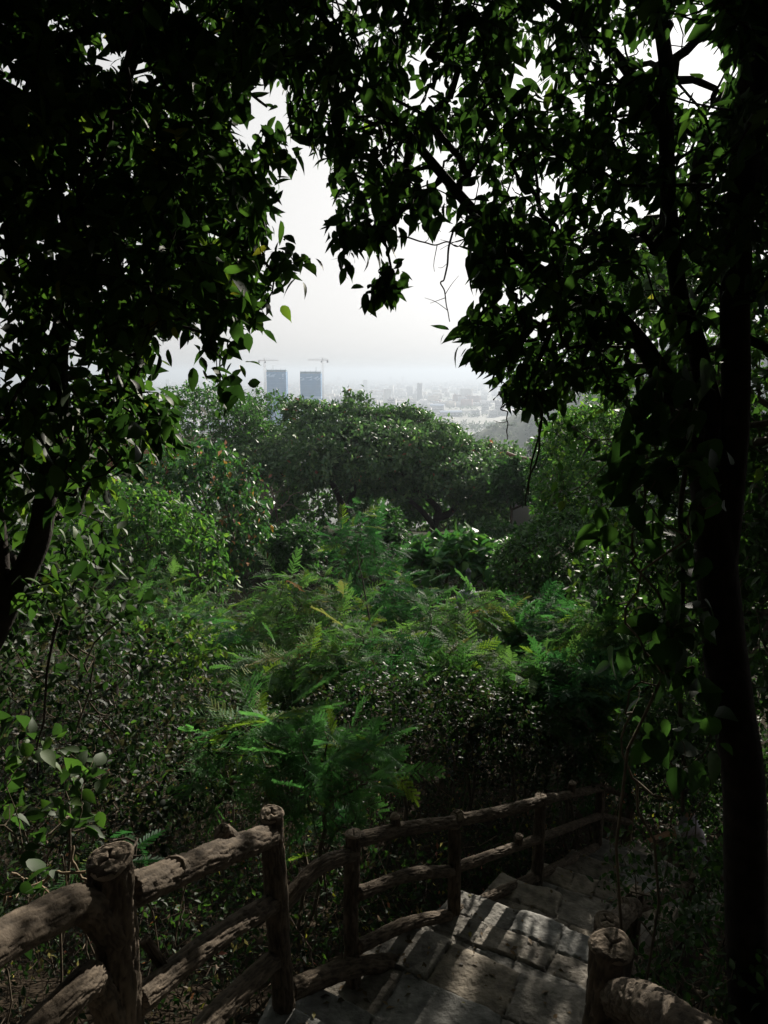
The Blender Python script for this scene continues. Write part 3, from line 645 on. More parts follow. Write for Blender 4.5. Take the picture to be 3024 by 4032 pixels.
tree_at('round_tree', 'dense dark green tree left of the wide glossy tree, below the towers', 440, 935, 42, (3.9, 3.4, 2.6), 1500, 9, .17, FINE, M_LEAF, 1, zmin=-.7, lump=.45)
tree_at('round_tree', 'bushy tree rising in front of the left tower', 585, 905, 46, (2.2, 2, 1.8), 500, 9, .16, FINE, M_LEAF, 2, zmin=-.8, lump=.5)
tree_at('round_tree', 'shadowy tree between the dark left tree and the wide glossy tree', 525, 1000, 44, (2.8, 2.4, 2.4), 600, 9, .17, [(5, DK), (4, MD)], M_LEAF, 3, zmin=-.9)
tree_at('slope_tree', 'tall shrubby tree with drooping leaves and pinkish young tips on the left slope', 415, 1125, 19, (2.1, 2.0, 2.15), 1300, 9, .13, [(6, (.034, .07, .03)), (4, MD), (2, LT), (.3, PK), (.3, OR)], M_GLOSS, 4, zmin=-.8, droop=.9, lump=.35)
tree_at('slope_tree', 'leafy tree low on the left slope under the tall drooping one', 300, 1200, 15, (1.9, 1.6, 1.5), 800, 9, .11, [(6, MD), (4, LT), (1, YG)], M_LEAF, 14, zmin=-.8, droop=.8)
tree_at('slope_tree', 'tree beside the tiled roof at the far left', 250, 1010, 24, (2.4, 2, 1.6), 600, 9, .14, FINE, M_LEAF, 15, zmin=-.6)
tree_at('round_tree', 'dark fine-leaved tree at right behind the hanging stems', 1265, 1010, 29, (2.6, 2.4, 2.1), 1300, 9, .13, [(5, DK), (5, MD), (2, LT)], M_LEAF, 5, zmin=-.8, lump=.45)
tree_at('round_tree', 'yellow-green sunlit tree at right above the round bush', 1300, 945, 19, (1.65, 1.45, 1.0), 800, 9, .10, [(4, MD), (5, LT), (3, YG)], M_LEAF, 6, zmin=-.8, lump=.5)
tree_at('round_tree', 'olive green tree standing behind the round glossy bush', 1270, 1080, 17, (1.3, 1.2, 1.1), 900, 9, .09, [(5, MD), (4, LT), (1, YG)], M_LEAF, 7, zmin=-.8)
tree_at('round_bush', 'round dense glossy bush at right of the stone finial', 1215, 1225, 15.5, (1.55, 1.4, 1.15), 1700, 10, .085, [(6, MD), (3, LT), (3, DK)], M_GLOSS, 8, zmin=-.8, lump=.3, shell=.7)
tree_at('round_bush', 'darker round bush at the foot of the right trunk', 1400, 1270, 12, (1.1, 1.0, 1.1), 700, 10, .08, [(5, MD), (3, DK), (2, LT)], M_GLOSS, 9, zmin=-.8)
tree_at('broadleaf_plant', 'large-leaved plant just above the stone finial', 985, 1215, 17.5, (1.35, 1.1, .75), 170, 7, .19, [(5, (.04, .085, .03)), (3, LT)], M_GLOSS, 10, leaf=LEAF_WIDE, zmin=-.4, droop=.15, rad_j=.1)
for k, (dx, dy, D, rx, rz, lab) in enumerate([(620, 1180, 30, 2.2, .9, 'low dark bush under the left limbs of the wide tree'), (860, 1195, 28, 2.2, .7, 'low dark bush under the middle of the wide tree'), (1075, 1175, 30, 2.4, .9, 'low dark bush under the right side of the wide tree'),
                                           (640, 1185, 20, .8, .7, 'small dark arching bush left of the tall feathery shrub'), (830, 1150, 20, .55, .75, 'small round leafy bush right of the tall feathery shrub'), (1112, 1040, 33, 1.1, 1.1, 'grey green bush between the wide tree and the dark right tree')]):
    tree_at('dark_bush', lab, dx, dy, D, (rx, 1.4, rz), 420, 9, .006 * D, [(6, DK), (4, MD)], M_LEAF, 30 + k, zmin=-.9)
for k, (dx, dy, D, rx, rz, lab) in enumerate([(560, 1080, 52, 3.2, 2.6, 'dark bush far behind the left limbs of the wide tree'), (700, 1070, 50, 3.4, 2.6, 'dark bush far behind the left trunk of the wide tree'), (830, 1075, 51, 3.4, 2.6, 'dark bush far behind the middle of the wide tree'),
                                           (960, 1075, 50, 3.4, 2.6, 'dark bush far behind the right trunk of the wide tree'), (1090, 1080, 49, 3.0, 2.4, 'dark bush far behind the right limbs of the wide tree')]):
    tree_at('dark_bush', lab, dx, dy, D, (rx, 1.8, rz), 650, 10, .29, [(4, MD), (4, LT)], M_LEAF, 50 + k, zmin=-.9)
def bare(label, dx, dyt, D, w, h, n, seed):
    g = G(dx, D); top = Q(dx, dyt, D); root = thing('bare_shrub', label, 'shrub', g); r = np.random.default_rng(seed)
    pts = np.stack([r.normal(0, w * .4, n), r.normal(0, w * .4, n), r.uniform(.1, 1, n) ** .7 * h], -1); pts[:, :2] *= (.25 + pts[:, 2:] / h); pts += np.array((top[0], D, top[2] - h))
    N, par = grow(np.array([g, (top[0], D, top[2] - h)]), np.array([-1, 0]), pts, .9); m, c = wood_mesh(N, par, .004 + D * .00012, .45, .06, 4, None, (.16, .125, .10)); m.build('branches', M_BARK, root, g)
bare('brownish leafless shrub in the shade left of the wide tree', 560, 1050, 33, 2.2, 2.6, 320, 1)
bare('grey leafless branching shrub in front of the dark left tree', 395, 925, 30, 1.6, 2.4, 200, 2)

# ------------------------------------------------------------------ feathery shrubs on the slope below the fence
PAL_F = [(5, (.042, .088, .034)), (5, (.056, .108, .040)), (2.5, (.090, .145, .05)), (.4, (.13, .11, .05)), (.9, YG), (.05, OR)]
PAL_FD = [(5, (.026, .074, .034)), (4, (.038, .10, .038)), (.6, YG)]
FS = [(780, 1115, 14, .75, 1.5, 40, 'tall pointed feathery shrub in the middle of the slope'), (650, 1245, 11, 1.0, .9, 34, 'feathery shrub with yellow tips left of the tall pointed one'),
      (500, 1300, 12, 1.2, .9, 36, 'feathery shrub below the drooping left slope tree'), (858, 1262, 12.6, .9, .9, 40, 'feathery shrub spreading left of the stone finial'),
      (985, 1305, 10, .95, .8, 40, 'feathery shrub in front of the stone finial'), (1085, 1322, 10.5, .9, .8, 36, 'feathery shrub just right of the stone finial'),
      (1200, 1310, 10, .9, .8, 56, 'feathery shrub under the round glossy bush'), (1310, 1325, 9, .7, .8, 46, 'feathery shrub near the right trunk with dark hanging leaves'),
      (720, 1375, 9, .9, .75, 36, 'feathery shrub filling the centre of the slope'), (870, 1400, 8.6, .85, .7, 36, 'feathery shrub in the centre above the lower fence'),
      (1010, 1405, 8.3, .75, .7, 34, 'blue-green feathery shrub right of the slope centre'), (1130, 1420, 8.2, .75, .7, 34, 'feathery shrub above the middle of the lower fence'),
      (410, 1330, 10, .9, .8, 30, 'pale feathery shrub beside the tangle of dry stems at left'), (320, 1265, 12, 1.1, .9, 30, 'feathery shrub behind the spiky blades at left'),
      (570, 1440, 8.5, .85, .7, 32, 'darker feathery shrub above the bright foreground bush'), (1250, 1440, 8, .6, .7, 42, 'thin feathery shrub at the right above the fence end')]
for k, (dx, dy, D, r, rz, n, lab) in enumerate(FS):
    c = Q(dx, dy, D); c[2] -= rz * .85; g = np.array((c[0], D, float(hterr(np.array([c[0]]), np.array([D]))[0]) - .05))
    plant('feathery_shrub', lab, 'shrub', g, c, (r, r * .9, rz), n * 4, 3, FROND, .42, PAL_F if k % 3 else PAL_FD, M_FEATHER, shell=.35, zmin=-.5, seed=100 + k, droop=.15, stems=3, rad_j=.03, up=1.6, spread=.55, rmax=.02,
          bark=(.10, .085, .06), group='feathery shrubs on the slope')
c = Q(625, 1650, 5.2); g = np.array((c[0] + .1, 5.2, float(hterr(np.array([c[0]]), np.array([5.2]))[0])))
plant('feathery_bush', 'bright green feathery bush in front, just behind the wooden-look fence gap', 'shrub', g, c + (0, 0, -.03), (.76, .5, .42), 125, 3, FROND_NEAR, .34, [(5, (.058, .135, .058)), (4, (.074, .16, .062)), (1, YG)], M_FEATHER, shell=.35,
      zmin=-.55, seed=77, droop=.12, stems=3, rad_j=.02, up=2.2, spread=.5, rmax=.018, bark=(.10, .085, .06))
c = Q(280, 1830, 3.6); g = np.array((c[0], 3.6, c[2] - .6))
plant('fern', 'small fern-like sprig behind the near fence rail', 'plant', g, c + (0, 0, -.06), (.2, .16, .12), 8, 2, FROND_NEAR, .22, PAL_FD, M_FEATHER, shell=.4, zmin=-.2, seed=78, droop=.1, up=2, spread=.5, rmax=.008)
c = Q(700, 1760, 5.2); g = np.array((c[0], 5.2, c[2] - .8))
plant('feathery_bush', 'small dark feathery bush with white blossoms behind the gap post', 'shrub', g, c, (.3, .3, .34), 40, 3, FROND_NEAR, .2, PAL_FD, M_FEATHER, seed=79, zmin=-.9, up=1.5, rmax=.01)

SHADE_LEAF = (.012, .023, .010); PAL_SHADE = [(5, SHADE_LEAF), (3, DK), (1.5, (.055, .042, .032)), (.4, LT)]      # leaf colours darkened in place of shade on the bank, dead ones among them
# ------------------------------------------------------------------ leafy shrubs close to the fence
def near_shrub(label, dx, dy, D, rad, nodes, per, size, pal, seed, drop=.9, mat=M_LEAF, **k):
    c = Q(dx, dy, D); g = np.array((c[0], D, min(c[2] - .3, float(hterr(np.array([c[0]]), np.array([D]))[0]))))
    return plant('leafy_shrub', label, 'shrub', g, c, rad, nodes, per, k.pop('leaf', LEAF_WIDE), size, pal, mat, seed=seed, rmax=.007, rtip=.0011, stems=2, zmin=-.9, rad_j=.04, bark=(.11, .09, .065), **k)
near_shrub('leafy shrub with oval leaves just behind the nearest fence rail', 60, 1700, 3.4, (.42, .4, .28), 46, 4, .085, [(5, MD), (2, LT)], 201)
near_shrub('low shrub with two broad leaves under the nearest rail', 15, 1960, 2.5, (.16, .15, .12), 9, 3, .09, [(4, MD), (2, DK)], 202)
near_shrub('dark shrub with large hanging leaves beside the right trunk', 1430, 1130, 2.9, (.22, .25, .85), 70, 3, .12, [(5, DK), (3, MD)], 203, droop=1.0)
near_shrub('creeper with broad dark leaves hanging low on the right trunk', 1450, 1500, 3.0, (.20, .22, .55), 36, 3, .12, [(5, DK), (3, MD)], 204, droop=1.0)
near_shrub('small-leaved dark shrub beyond the broad right-hand fence post', 1500, 1960, 4.3, (.55, .6, .6), 200, 6, .05, [(5, MD), (4, DK), (1, LT)], 205, leaf=LEAF)
near_shrub('small-leaved dark shrub at the lower right corner', 1580, 2130, 3.2, (.45, .5, .5), 150, 6, .05, [(5, DK), (4, MD)], 206, leaf=LEAF)
near_shrub('leafy sprays hanging before the head of the person on the lower path', 1510, 1738, 6.9, (.22, .2, .13), 60, 6, .055, [(5, DK), (4, MD)], 225, leaf=LEAF)
near_shrub('leafy shrub half hiding the person on the lower path', 1575, 1890, 6.0, (.40, .3, .36), 130, 6, .06, [(5, MD), (4, DK), (1, LT)], 207, leaf=LEAF)
near_shrub('dark shrub at right between the fence end and the trunk', 1470, 1590, 6.4, (.65, .5, .40), 260, 6, .07, [(5, DK), (4, MD)], 208, leaf=LEAF)
near_shrub('tangled leafy shrub at the left below the spiky blades', 150, 1480, 5.4, (1.0, .7, .6), 260, 5, .075, PAL_SHADE, 209, leaf=LEAF)
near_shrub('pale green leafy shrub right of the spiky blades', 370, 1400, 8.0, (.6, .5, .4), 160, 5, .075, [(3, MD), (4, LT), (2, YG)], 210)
near_shrub('dark leafy shrub in the hollow behind the near fence', 330, 1640, 5.2, (.9, .6, .45), 240, 5, .06, PAL_SHADE, 211, leaf=LEAF)
near_shrub('glossy leafy shrub on the slope between feathery shrubs', 960, 1500, 7.6, (.9, .5, .4), 240, 5, .06, [(5, MD), (3, DK), (1, LT)], 212, leaf=LEAF, mat=M_GLOSS)
near_shrub('dusty thin shrub behind the far end of the lower fence', 1210, 1600, 7.6, (.8, .5, .5), 260, 5, .05, [(5, (.06, .07, .04)), (4, MD)], 213, leaf=LEAF, mat=M_GLOSS)
near_shrub('tall leafy shrub standing at the far left edge', 40, 1300, 5.0, (.9, .7, .7), 260, 5, .09, [(5, DK), (5, MD)], 214, leaf=LEAF)
near_shrub('low dark ground-hugging shrub on the slope far behind the person', 1460, 1700, 10.2, (1.5, .8, .45), 520, 6, .08, [(5, DK), (3, MD)], 226, leaf=LEAF)
near_shrub('low dark shrub above the far fence end, left of the person', 1425, 1635, 8.0, (.7, .35, .5), 420, 6, .06, [(5, DK), (3, MD)], 224, leaf=LEAF)
near_shrub('dark shrub on the bank behind the person', 1440, 1640, 8.6, (.9, .5, .7), 420, 6, .07, [(5, DK), (3, MD)], 222, leaf=LEAF)
near_shrub('dark shrub on the bank right of the person, behind the trunk', 1590, 1680, 8.9, (.9, .5, .8), 420, 6, .07, [(5, DK), (3, MD)], 223, leaf=LEAF)
near_shrub('dusky shrub on the bare slope left of the feathery shrubs', 120, 1560, 6.6, (1.2, .7, .55), 420, 6, .06, PAL_SHADE, 219, leaf=LEAF)
near_shrub('low dusky shrub between the tangled shrub and the pale green one', 260, 1490, 7.6, (.9, .6, .5), 360, 6, .06, PAL_SHADE, 220, leaf=LEAF)
near_shrub('dusky low shrub right under the far end of the lower fence', 1130, 1640, 7.4, (.9, .4, .35), 320, 6, .05, PAL_SHADE, 221, leaf=LEAF)
near_shrub('dark twiggy shrub under the feathery shrubs, above the first bay of the lower fence', 800, 1560, 6.6, (.9, .4, .5), 320, 6, .05, PAL_SHADE, 215, leaf=LEAF)
near_shrub('dark twiggy shrub under the feathery shrubs, above the middle bay of the lower fence', 1000, 1580, 7.0, (.9, .4, .5), 320, 6, .05, PAL_SHADE, 216, leaf=LEAF)
near_shrub('dark twiggy shrub left of the bright feathery bush', 440, 1560, 6.4, (.8, .4, .5), 300, 6, .055, PAL_SHADE, 217, leaf=LEAF)
near_shrub('dark shrub in the gloom behind the nearest fence bay', 180, 1720, 4.6, (.8, .4, .5), 300, 6, .055, PAL_SHADE, 218, leaf=LEAF)
# spiky blades
g = Q(170, 1375, 7.0); root = thing('spiky_plant', 'spiky plant with long stiff shining blades at left', 'plant', g); n = 70
az = RNG.uniform(0, 6.28, n); el = RNG.uniform(.15, 1.3, n); d = np.stack([np.cos(az) * np.cos(el), np.sin(az) * np.cos(el), np.sin(el)], -1)
m = MB(); V, F = scatter(BLADE, np.repeat(g[None], n, 0) + RNG.normal(0, .12, (n, 3)) * (1, 1, .5) + (0, 0, .05), d, np.tile((0, 0, 1.), (n, 1)) + RNG.normal(0, .2, (n, 3)), RNG.uniform(.45, .8, n)); m.add(V, F, np.repeat(tints(n, [(3, (.07, .11, .05)), (1, (.12, .13, .07))]), len(BLADE[0]), 0)); m.build('blades', M_GLOSS, root, g)

# hanging stems and dry twigs
def vine(label, pts, r0, r1, name='hanging_stem', cat='vine', forks=0, tint=(.05, .042, .034), seed=0):
    c = spline([P(a, b, D) for a, b, D in pts], 40); rr = np.random.default_rng(seed)
    c = c + (np.stack([vn(np.stack([np.linspace(0, 7, 40), np.full(40, q), np.full(40, seed)], -1), 3) for q in range(3)], -1) - .5) * .03
    m = MB(); V, F = tube(c, np.linspace(r0, r1, 40), 6); m.add(V, F, tint)
    for q in range(forks):
        a = c[rr.integers(8, 36)]; d = unit(rr.normal(0, 1, 3) + (0, 0, -.3)); e = a + d * rr.uniform(.06, .2)
        V, F = tube(spline([a, (a + e) / 2 + rr.normal(0, .01, 3), e], 6), np.linspace(r1 * .9, r1 * .4, 6), 4); m.add(V, F, tint)
    tag(m.build(name, M_BARK, None, (0, 0, 0), True), label, cat)
vine('pair of long dark stems hanging before the hill, the left one', [(2135, 1560, 3.4), (2125, 1720, 3.4), (2098, 1850, 3.4), (2060, 1990, 3.4)], .006, .003, seed=1)
vine('pair of long dark stems hanging before the hill, the right one', [(2145, 1540, 3.45), (2130, 1700, 3.45), (2090, 1850, 3.45), (2085, 1960, 3.45)], .006, .003, seed=2)
vine('thin bare twig dangling alone in the bright sky', [(1790, 880, 3.5), (1745, 1060, 3.5), (1735, 1140, 3.5), (1770, 1265, 3.5)], .0055, .002, forks=4, seed=3)
vine('thin twig crossing the sky below the middle leaves', [(1560, 940, 3.5), (1680, 960, 3.5), (1790, 965, 3.5), (1890, 935, 3.5)], .004, .0025, forks=5, seed=4)
vine('short forked stem hanging left of the long pair', [(1990, 1560, 3.4), (1985, 1640, 3.4), (1995, 1720, 3.4)], .004, .002, forks=3, seed=5)
vine('dark climbing stem hanging beside the right trunk', [(2720, 1500, 3.1), (2690, 2100, 3.1), (2680, 2700, 3.1), (2700, 3200, 3.1)], .012, .008, seed=6)
vine('pale dry branch poking out behind the nearest post', [(0, 3600, 2.7), (25, 3515, 2.7), (120, 3505, 2.65), (220, 3440, 2.6), (345, 3420, 2.6)], .007, .005, 'dry_branch', 'branch', 4, (.26, .20, .13), 7)
vine('upright pale dry stick crossing the dry branch', [(270, 3340, 2.6), (310, 3420, 2.6), (330, 3470, 2.58), (345, 3515, 2.58)], .006, .005, 'dry_branch', 'branch', 1, (.24, .19, .13), 8)
vine('dry stick slanting down behind the nearest rail', [(50, 3445, 2.75), (120, 3470, 2.75), (195, 3515, 2.75)], .005, .004, 'dry_branch', 'branch', 2, (.22, .17, .12), 9)
vine('dark leaning stem at left below the black branch', [(225, 2420, 4.2), (190, 2600, 4.2), (165, 2800, 4.2), (140, 3050, 4.2)], .010, .006, seed=10)
vine('slanting dry stem in the dark hollow at left', [(280, 3050, 4.2), (330, 3120, 4.2), (400, 3200, 4.2), (450, 3235, 4.2)], .006, .004, 'dry_branch', 'branch', 2, (.14, .11, .08), 11)
vine('long bare stem arching up among the feathery shrubs', [(1740, 2460, 9.6), (1860, 2400, 9.6), (1960, 2360, 9.6), (2060, 2340, 9.6)], .008, .004, seed=12, tint=(.1, .085, .06))
vine('dark forked twig rising through the tall feathery shrub', [(1470, 2520, 10), (1430, 2300, 10.5), (1400, 2150, 11)], .012, .006, seed=13)

# tangled undergrowth on the bank (dry twigs, leaf litter, small leaves)
n = 16000; x = RNG.uniform(-7, 7, n); y = RNG.uniform(-.5, 12, n)
dp = np.hypot(x[:, None] - PD[None, ::4, 0], y[:, None] - PD[None, ::4, 1]).min(1)
fence_left = x < np.interp(y, [0, 2.3, 3.5, 4.1, 5, 6, 7.6, 9], [-1.75, -1.05, -.7, -.3, .4, 1.25, 2.4, 2.6])
k = (dp > np.where(y < 3, 1.25, 1.0)) & (fence_left | (y < 6.5) | (y > 9)); x, y = x[k], y[k]; n = len(x); hmax = np.clip((y - 3) * .25, .28, .9) * np.where(x > 2, .8, 1)
z = hterr(x, y) + RNG.uniform(-.05, 1, n) ** 1.0 * hmax; a = np.stack([x, y, z], -1)
d = unit(RNG.normal(0, 1, (n, 3)) * (1, 1, .7)); L = RNG.uniform(.15, .55, n)[:, None]; bnd = a + d * L * .5 + RNG.normal(0, .04, (n, 3)); e = a + d * L + RNG.normal(0, .05, (n, 3)) - (0, 0, .05)
m = MB(); rr = RNG.uniform(.0016, .0045, n); tc = np.repeat(tints(n, [(3, (.07, .055, .04)), (.4, (.16, .125, .09)), (3, (.04, .032, .024))]), 8, 0)
m.add(*prisms(a, bnd, rr, rr * .9), tc); m.add(*prisms(bnd, e, rr * .9, rr * .5), tc)
o_ = m.build('undergrowth_twigs', M_BARK); o_['kind'] = 'stuff'
m = MB(); q = np.repeat(np.arange(n), 5); pos = a[q] + (e - a)[q] * RNG.random((len(q), 1)) + RNG.normal(0, .08, (len(q), 3))
dr = unit(RNG.normal(0, 1, (len(q), 3)) + (0, 0, -.3)); V, F = scatter(LEAF_SMALL, pos, dr, RNG.normal(0, .6, (len(q), 3)) + (0, 0, .8), RNG.uniform(.03, .075, len(q)))
m.add(V, F, np.repeat(tints(len(q), [(5, SHADE_LEAF), (3, DK), (1.2, (.16, .11, .07)), (.3, YL), (.2, PK)]), 5, 0)); o_ = m.build('undergrowth_leaves', M_LEAF); o_['kind'] = 'stuff'
# fallen leaves on the steps and path
tp_ = np.concatenate(TOPS); pp = tp_[RNG.choice(len(tp_), 1000, replace=False)] + (0, 0, .006)
n = len(pp); V, F = scatter(LEAF_SMALL, pp, unit(RNG.normal(0, 1, (n, 3)) * (1, 1, .12)), RNG.normal(0, .18, (n, 3)) + (0, 0, 1), RNG.uniform(.025, .07, n)); m = MB()
m.add(V, F, np.repeat(tints(n, [(4, (.10, .065, .035)), (2, (.16, .10, .05)), (2, (.06, .045, .03)), (1, (.15, .13, .04))]), 5, 0)); o_ = m.build('leaf_litter', M_LEAF); o_['kind'] = 'stuff'
# leafy ground cover further down the slope
n = 36000; x = RNG.uniform(-16, 16, n); y = 5 + 29 * RNG.random(n) ** 1.3; x = x * y / 20; ok = np.hypot(x[:, None] - PD[None, ::8, 0], y[:, None] - PD[None, ::8, 1]).min(1) > 1.1; x, y = x[ok], y[ok]; n = len(x); z = hterr(x, y) + RNG.uniform(0, .55, n) * (1 + fbm(np.stack([x, y, 0 * x], -1), 3)); pos = np.stack([x, y, z], -1)
V, F = scatter(LEAF_SMALL, pos, unit(RNG.normal(0, 1, (n, 3)) + (0, 0, .2)), RNG.normal(0, .6, (n, 3)) + (0, 0, .8), .035 + .006 * y)
m = MB(); m.add(V, F, np.repeat(tints(n, [(5, DK), (5, MD), (1, LT)]), 5, 0)); o_ = m.build('ground_cover', M_LEAF); o_['kind'] = 'stuff'

# ------------------------------------------------------------------ stone finial and tiled roofs
def lathe(prof, c, n=20):
    prof = np.array(prof, float); a = np.arange(n) / n * 2 * np.pi
    V = np.concatenate([np.stack([r * np.cos(a), r * np.sin(a), np.full(n, z)], -1) for r, z in prof]) + np.asarray(c)
    i = np.arange(n); j = (i + 1) % n
    return V, np.concatenate([np.stack([k * n + i, k * n + j, (k + 1) * n + j, (k + 1) * n + i], -1) for k in range(len(prof) - 1)])
D = 11.8; tp = Q(1012, 1226, D); bt = np.array((tp[0], D, float(hterr(np.array([tp[0]]), np.array([D]))[0])))
root = thing('stone_pagoda', 'grey carved stone spire with ringed neck standing among the shrubs', 'stone spire', bt)
tz = tp[2]; c = (tp[0], D, tz); GR = (.13, .14, .165)
m = MB(); m.add(*lathe([(.001, 0), (.045, -.06), (.048, -.075), (.04, -.08), (.045, -.12), (.038, -.125), (.033, -.18), (.036, -.25), (.030, -.26)], c), GR); m.build('spire', M_STONE, root, bt, True)
m = MB(); m.add(*lathe([(.030, -.255), (.058, -.27), (.058, -.285), (.045, -.29), (.07, -.305), (.072, -.325), (.05, -.335), (.075, -.35), (.075, -.37), (.05, -.385), (.05, -.40)], c), GR); m.build('ringed_neck', M_STONE, root, bt, True)
m = MB(); m.add(*lathe([(.05, -.395), (.12, -.40), (.17, -.44), (.20, -.52), (.19, -.62), (.14, -.70), (.24, -.72), (.26, -.76), (.22, -.80), (.22, -1.3), (.36, -1.32), (.36, -1.45), (.30, -1.47), (.30, bt[2] - tz)], c), GR); m.build('bell_body', M_STONE, root, bt, True)

def tiled_house(label, dx, dye, D, w, dp, hw, rz, wall, tile, group=None):
    e = Q(dx, dye, D); base = np.array((e[0], e[1], e[2] - hw)); root = thing('tiled_house', label, 'house', base, group)
    cr, sr = math.cos(rz), math.sin(rz); rot = lambda v: np.stack([v[..., 0] * cr - v[..., 1] * sr + e[0], v[..., 0] * sr + v[..., 1] * cr + e[1], v[..., 2] + e[2]], -1)
    m = MB(); V, F = box((0, 0, -hw / 2 - .6), (w - .7, dp - .7, hw + 1.2)); m.add(rot(V), F, wall); m.build('wall', M_WALL, root, base)
    m = MB(); xs = np.linspace(-w / 2, w / 2, 90); ys = np.linspace(-1, 1, 22); X, Y = np.meshgrid(xs, ys)
    Z = (1 - np.abs(Y)) * dp * .30 + .035 * np.abs(np.sin(X * 14)) + .25 * (2 * X / w) ** 2 * (.4 + .6 * (1 - np.abs(Y)))
    V = np.stack([X.ravel(), Y.ravel() * dp / 2, Z.ravel()], -1); i = (np.arange(21)[:, None] * 90 + np.arange(89)[None]).ravel()
    m.add(rot(V), np.stack([i, i + 1, i + 91, i + 90], -1), np.array(tile) * (.7 + .6 * fbm(V * 2, 3)[:, None])); m.build('roof', M_TILE, root, base)
    V, F = tube(np.stack([np.linspace(-w / 2 - .1, w / 2 + .1, 14), 0 * np.arange(14.), dp * .30 + .06 + .28 * np.linspace(-1, 1, 14) ** 2], -1), .09, 8); m = MB(); m.add(rot(V), F, np.array(tile) * .8); m.build('ridge', M_TILE, root, base)
    m = MB(); V, F = box((.2 * w, -dp / 2 + .34, -hw * .5), (.9, .06, 1.1)); m.add(rot(V), F, (.05, .05, .055)); m.build('window', M_WALL, root, base)
tiled_house('grey-walled house with dark red tiled roof half hidden by the left leaves', 245, 1003, 27, 4.2, 3.2, 2.6, .35, (.22, .23, .25), (.20, .075, .04))
tiled_house('small building with brownish tiled roof behind the hanging stems', 1150, 1024, 36, 2.4, 2.2, 2.0, -.3, (.30, .29, .28), (.17, .095, .065))

# ------------------------------------------------------------------ person on the lower path
def skin(chains, name, mat, root, o, tint, sub=2, extra=None):
    vs = []; es = []; rs = []
    for ch in chains:
        for k, (p, r) in enumerate(ch):
            hit = [q for q, v in enumerate(vs) if np.linalg.norm(np.array(v) - p) < 1e-4]
            if hit: i = hit[0]
            else: vs.append(tuple(p)); rs.append(r); i = len(vs) - 1
            if k: es.append((prev, i))
            prev = i
    me = bpy.data.meshes.new(name); me.from_pydata(vs, es, []); ob = bpy.data.objects.new(name, me); COL.objects.link(ob)
    sk = ob.modifiers.new('s', 'SKIN'); sk.branch_smoothing = .4
    for i, r in enumerate(rs):
        me.skin_vertices[0].data[i].radius = (r, r)
    me.skin_vertices[0].data[0].use_root = True
    ss = ob.modifiers.new('u', 'SUBSURF'); ss.levels = sub; ss.render_levels = sub
    dg = bpy.context.evaluated_depsgraph_get(); ev = ob.evaluated_get(dg); em = ev.to_mesh()
    V = np.empty(len(em.vertices) * 3); em.vertices.foreach_get('co', V); V = V.reshape(-1, 3)
    qs = [tuple(p.vertices) for p in em.polygons if len(p.vertices) == 4]; ts = [tuple(p.vertices) for p in em.polygons if len(p.vertices) == 3]
    ev.to_mesh_clear(); bpy.data.objects.remove(ob); bpy.data.meshes.remove(me)
    m = MB(); m.add(V, np.array(qs), tint)
    if ts: m.more(np.array(ts))
    if extra:
        for V2, F2, t2 in extra: m.add(V2, F2, t2)
    return m.build(name, mat, root, o, True)
def ball(c, r, n=14):
    prof = [(max(.001, math.cos(t)) , math.sin(t)) for t in np.linspace(-1.57, 1.57, n)]
    V, F = lathe(prof, (0, 0, 0), 18); return V * np.asarray(r) + np.asarray(c), F
o = np.array((3.52, 7.55, -6.27)); A = lambda x, y, z: o + np.array((x, y, z))
# facing the viewer's left (-x), leaning slightly forward; left arm (near side) held out ahead
pel, ab, chs, nk = A(.02, 0, .88), A(0, 0, 1.04), A(-.06, 0, 1.27), A(-.09, 0, 1.42)
hd = A(-.12, 0, 1.55); s1, s2 = A(-.07, -.17, 1.33), A(-.07, .17, 1.33)
e1 = P(2632, 3282, 7.42); w1 = P(2588, 3296, 7.40); dirw = unit(w1 - e1); hnd = w1 + dirw * .05
e2, w2 = A(-.02, .26, 1.06), A(-.16, .22, .88)
k1, f1_ = A(-.14, -.09, .50), A(-.06, -.09, .08); k2, f2_ = A(.02, .09, .48), A(.20, .09, .10)
root = thing('person', 'person in a grey-lilac top on the lower path, one bare arm stretched out', 'person', o)
fing = []
sidev = unit(np.cross(dirw, (0, 0, 1.0))); dn = np.array((0, 0, -1.0))
for q, (of, ln) in enumerate([(-.024, .060), (-.008, .072), (.008, .066), (.024, .052)]):
    b0 = hnd + sidev * of + dirw * .03; b1 = b0 + dirw * ln * .5 + dn * .008; b2 = b1 + dirw * ln * .3 + dn * .022
    V, F = tube(spline([hnd + sidev * of, b0, b1, b2], 9), np.linspace(.0085, .0065, 9), 8); fing.append((V, F, (.42, .24, .16))); V, F = ball(b2, .0066, 8); fing.append((V, F, (.42, .24, .16)))
b0 = hnd - sidev * .025; V, F = tube(spline([b0, b0 - sidev * .02 + dirw * .02, b0 - sidev * .022 + dirw * .05 + dn * .01], 8), np.linspace(.0095, .007, 8), 8); fing.append((V, F, (.42, .24, .16)))
for dy in (-.068, .068): V, F = ball(hd + (.01, dy, -.005), (.02, .01, .03), 8); fing.append((V, F, (.40, .23, .16)))
V, F = ball(hd + (-.098, 0, -.02), (.02, .014, .022), 8); fing.append((V, F, (.42, .24, .16)))
for dy in (-.03, .03): V, F = ball(hd + (-.083, dy, .008), (.008, .013, .007), 8); fing.append((V, F, (.03, .02, .02)))
V, F = ball(hd + (-.082, 0, -.062), (.010, .024, .006), 8); fing.append((V, F, (.35, .12, .10)))
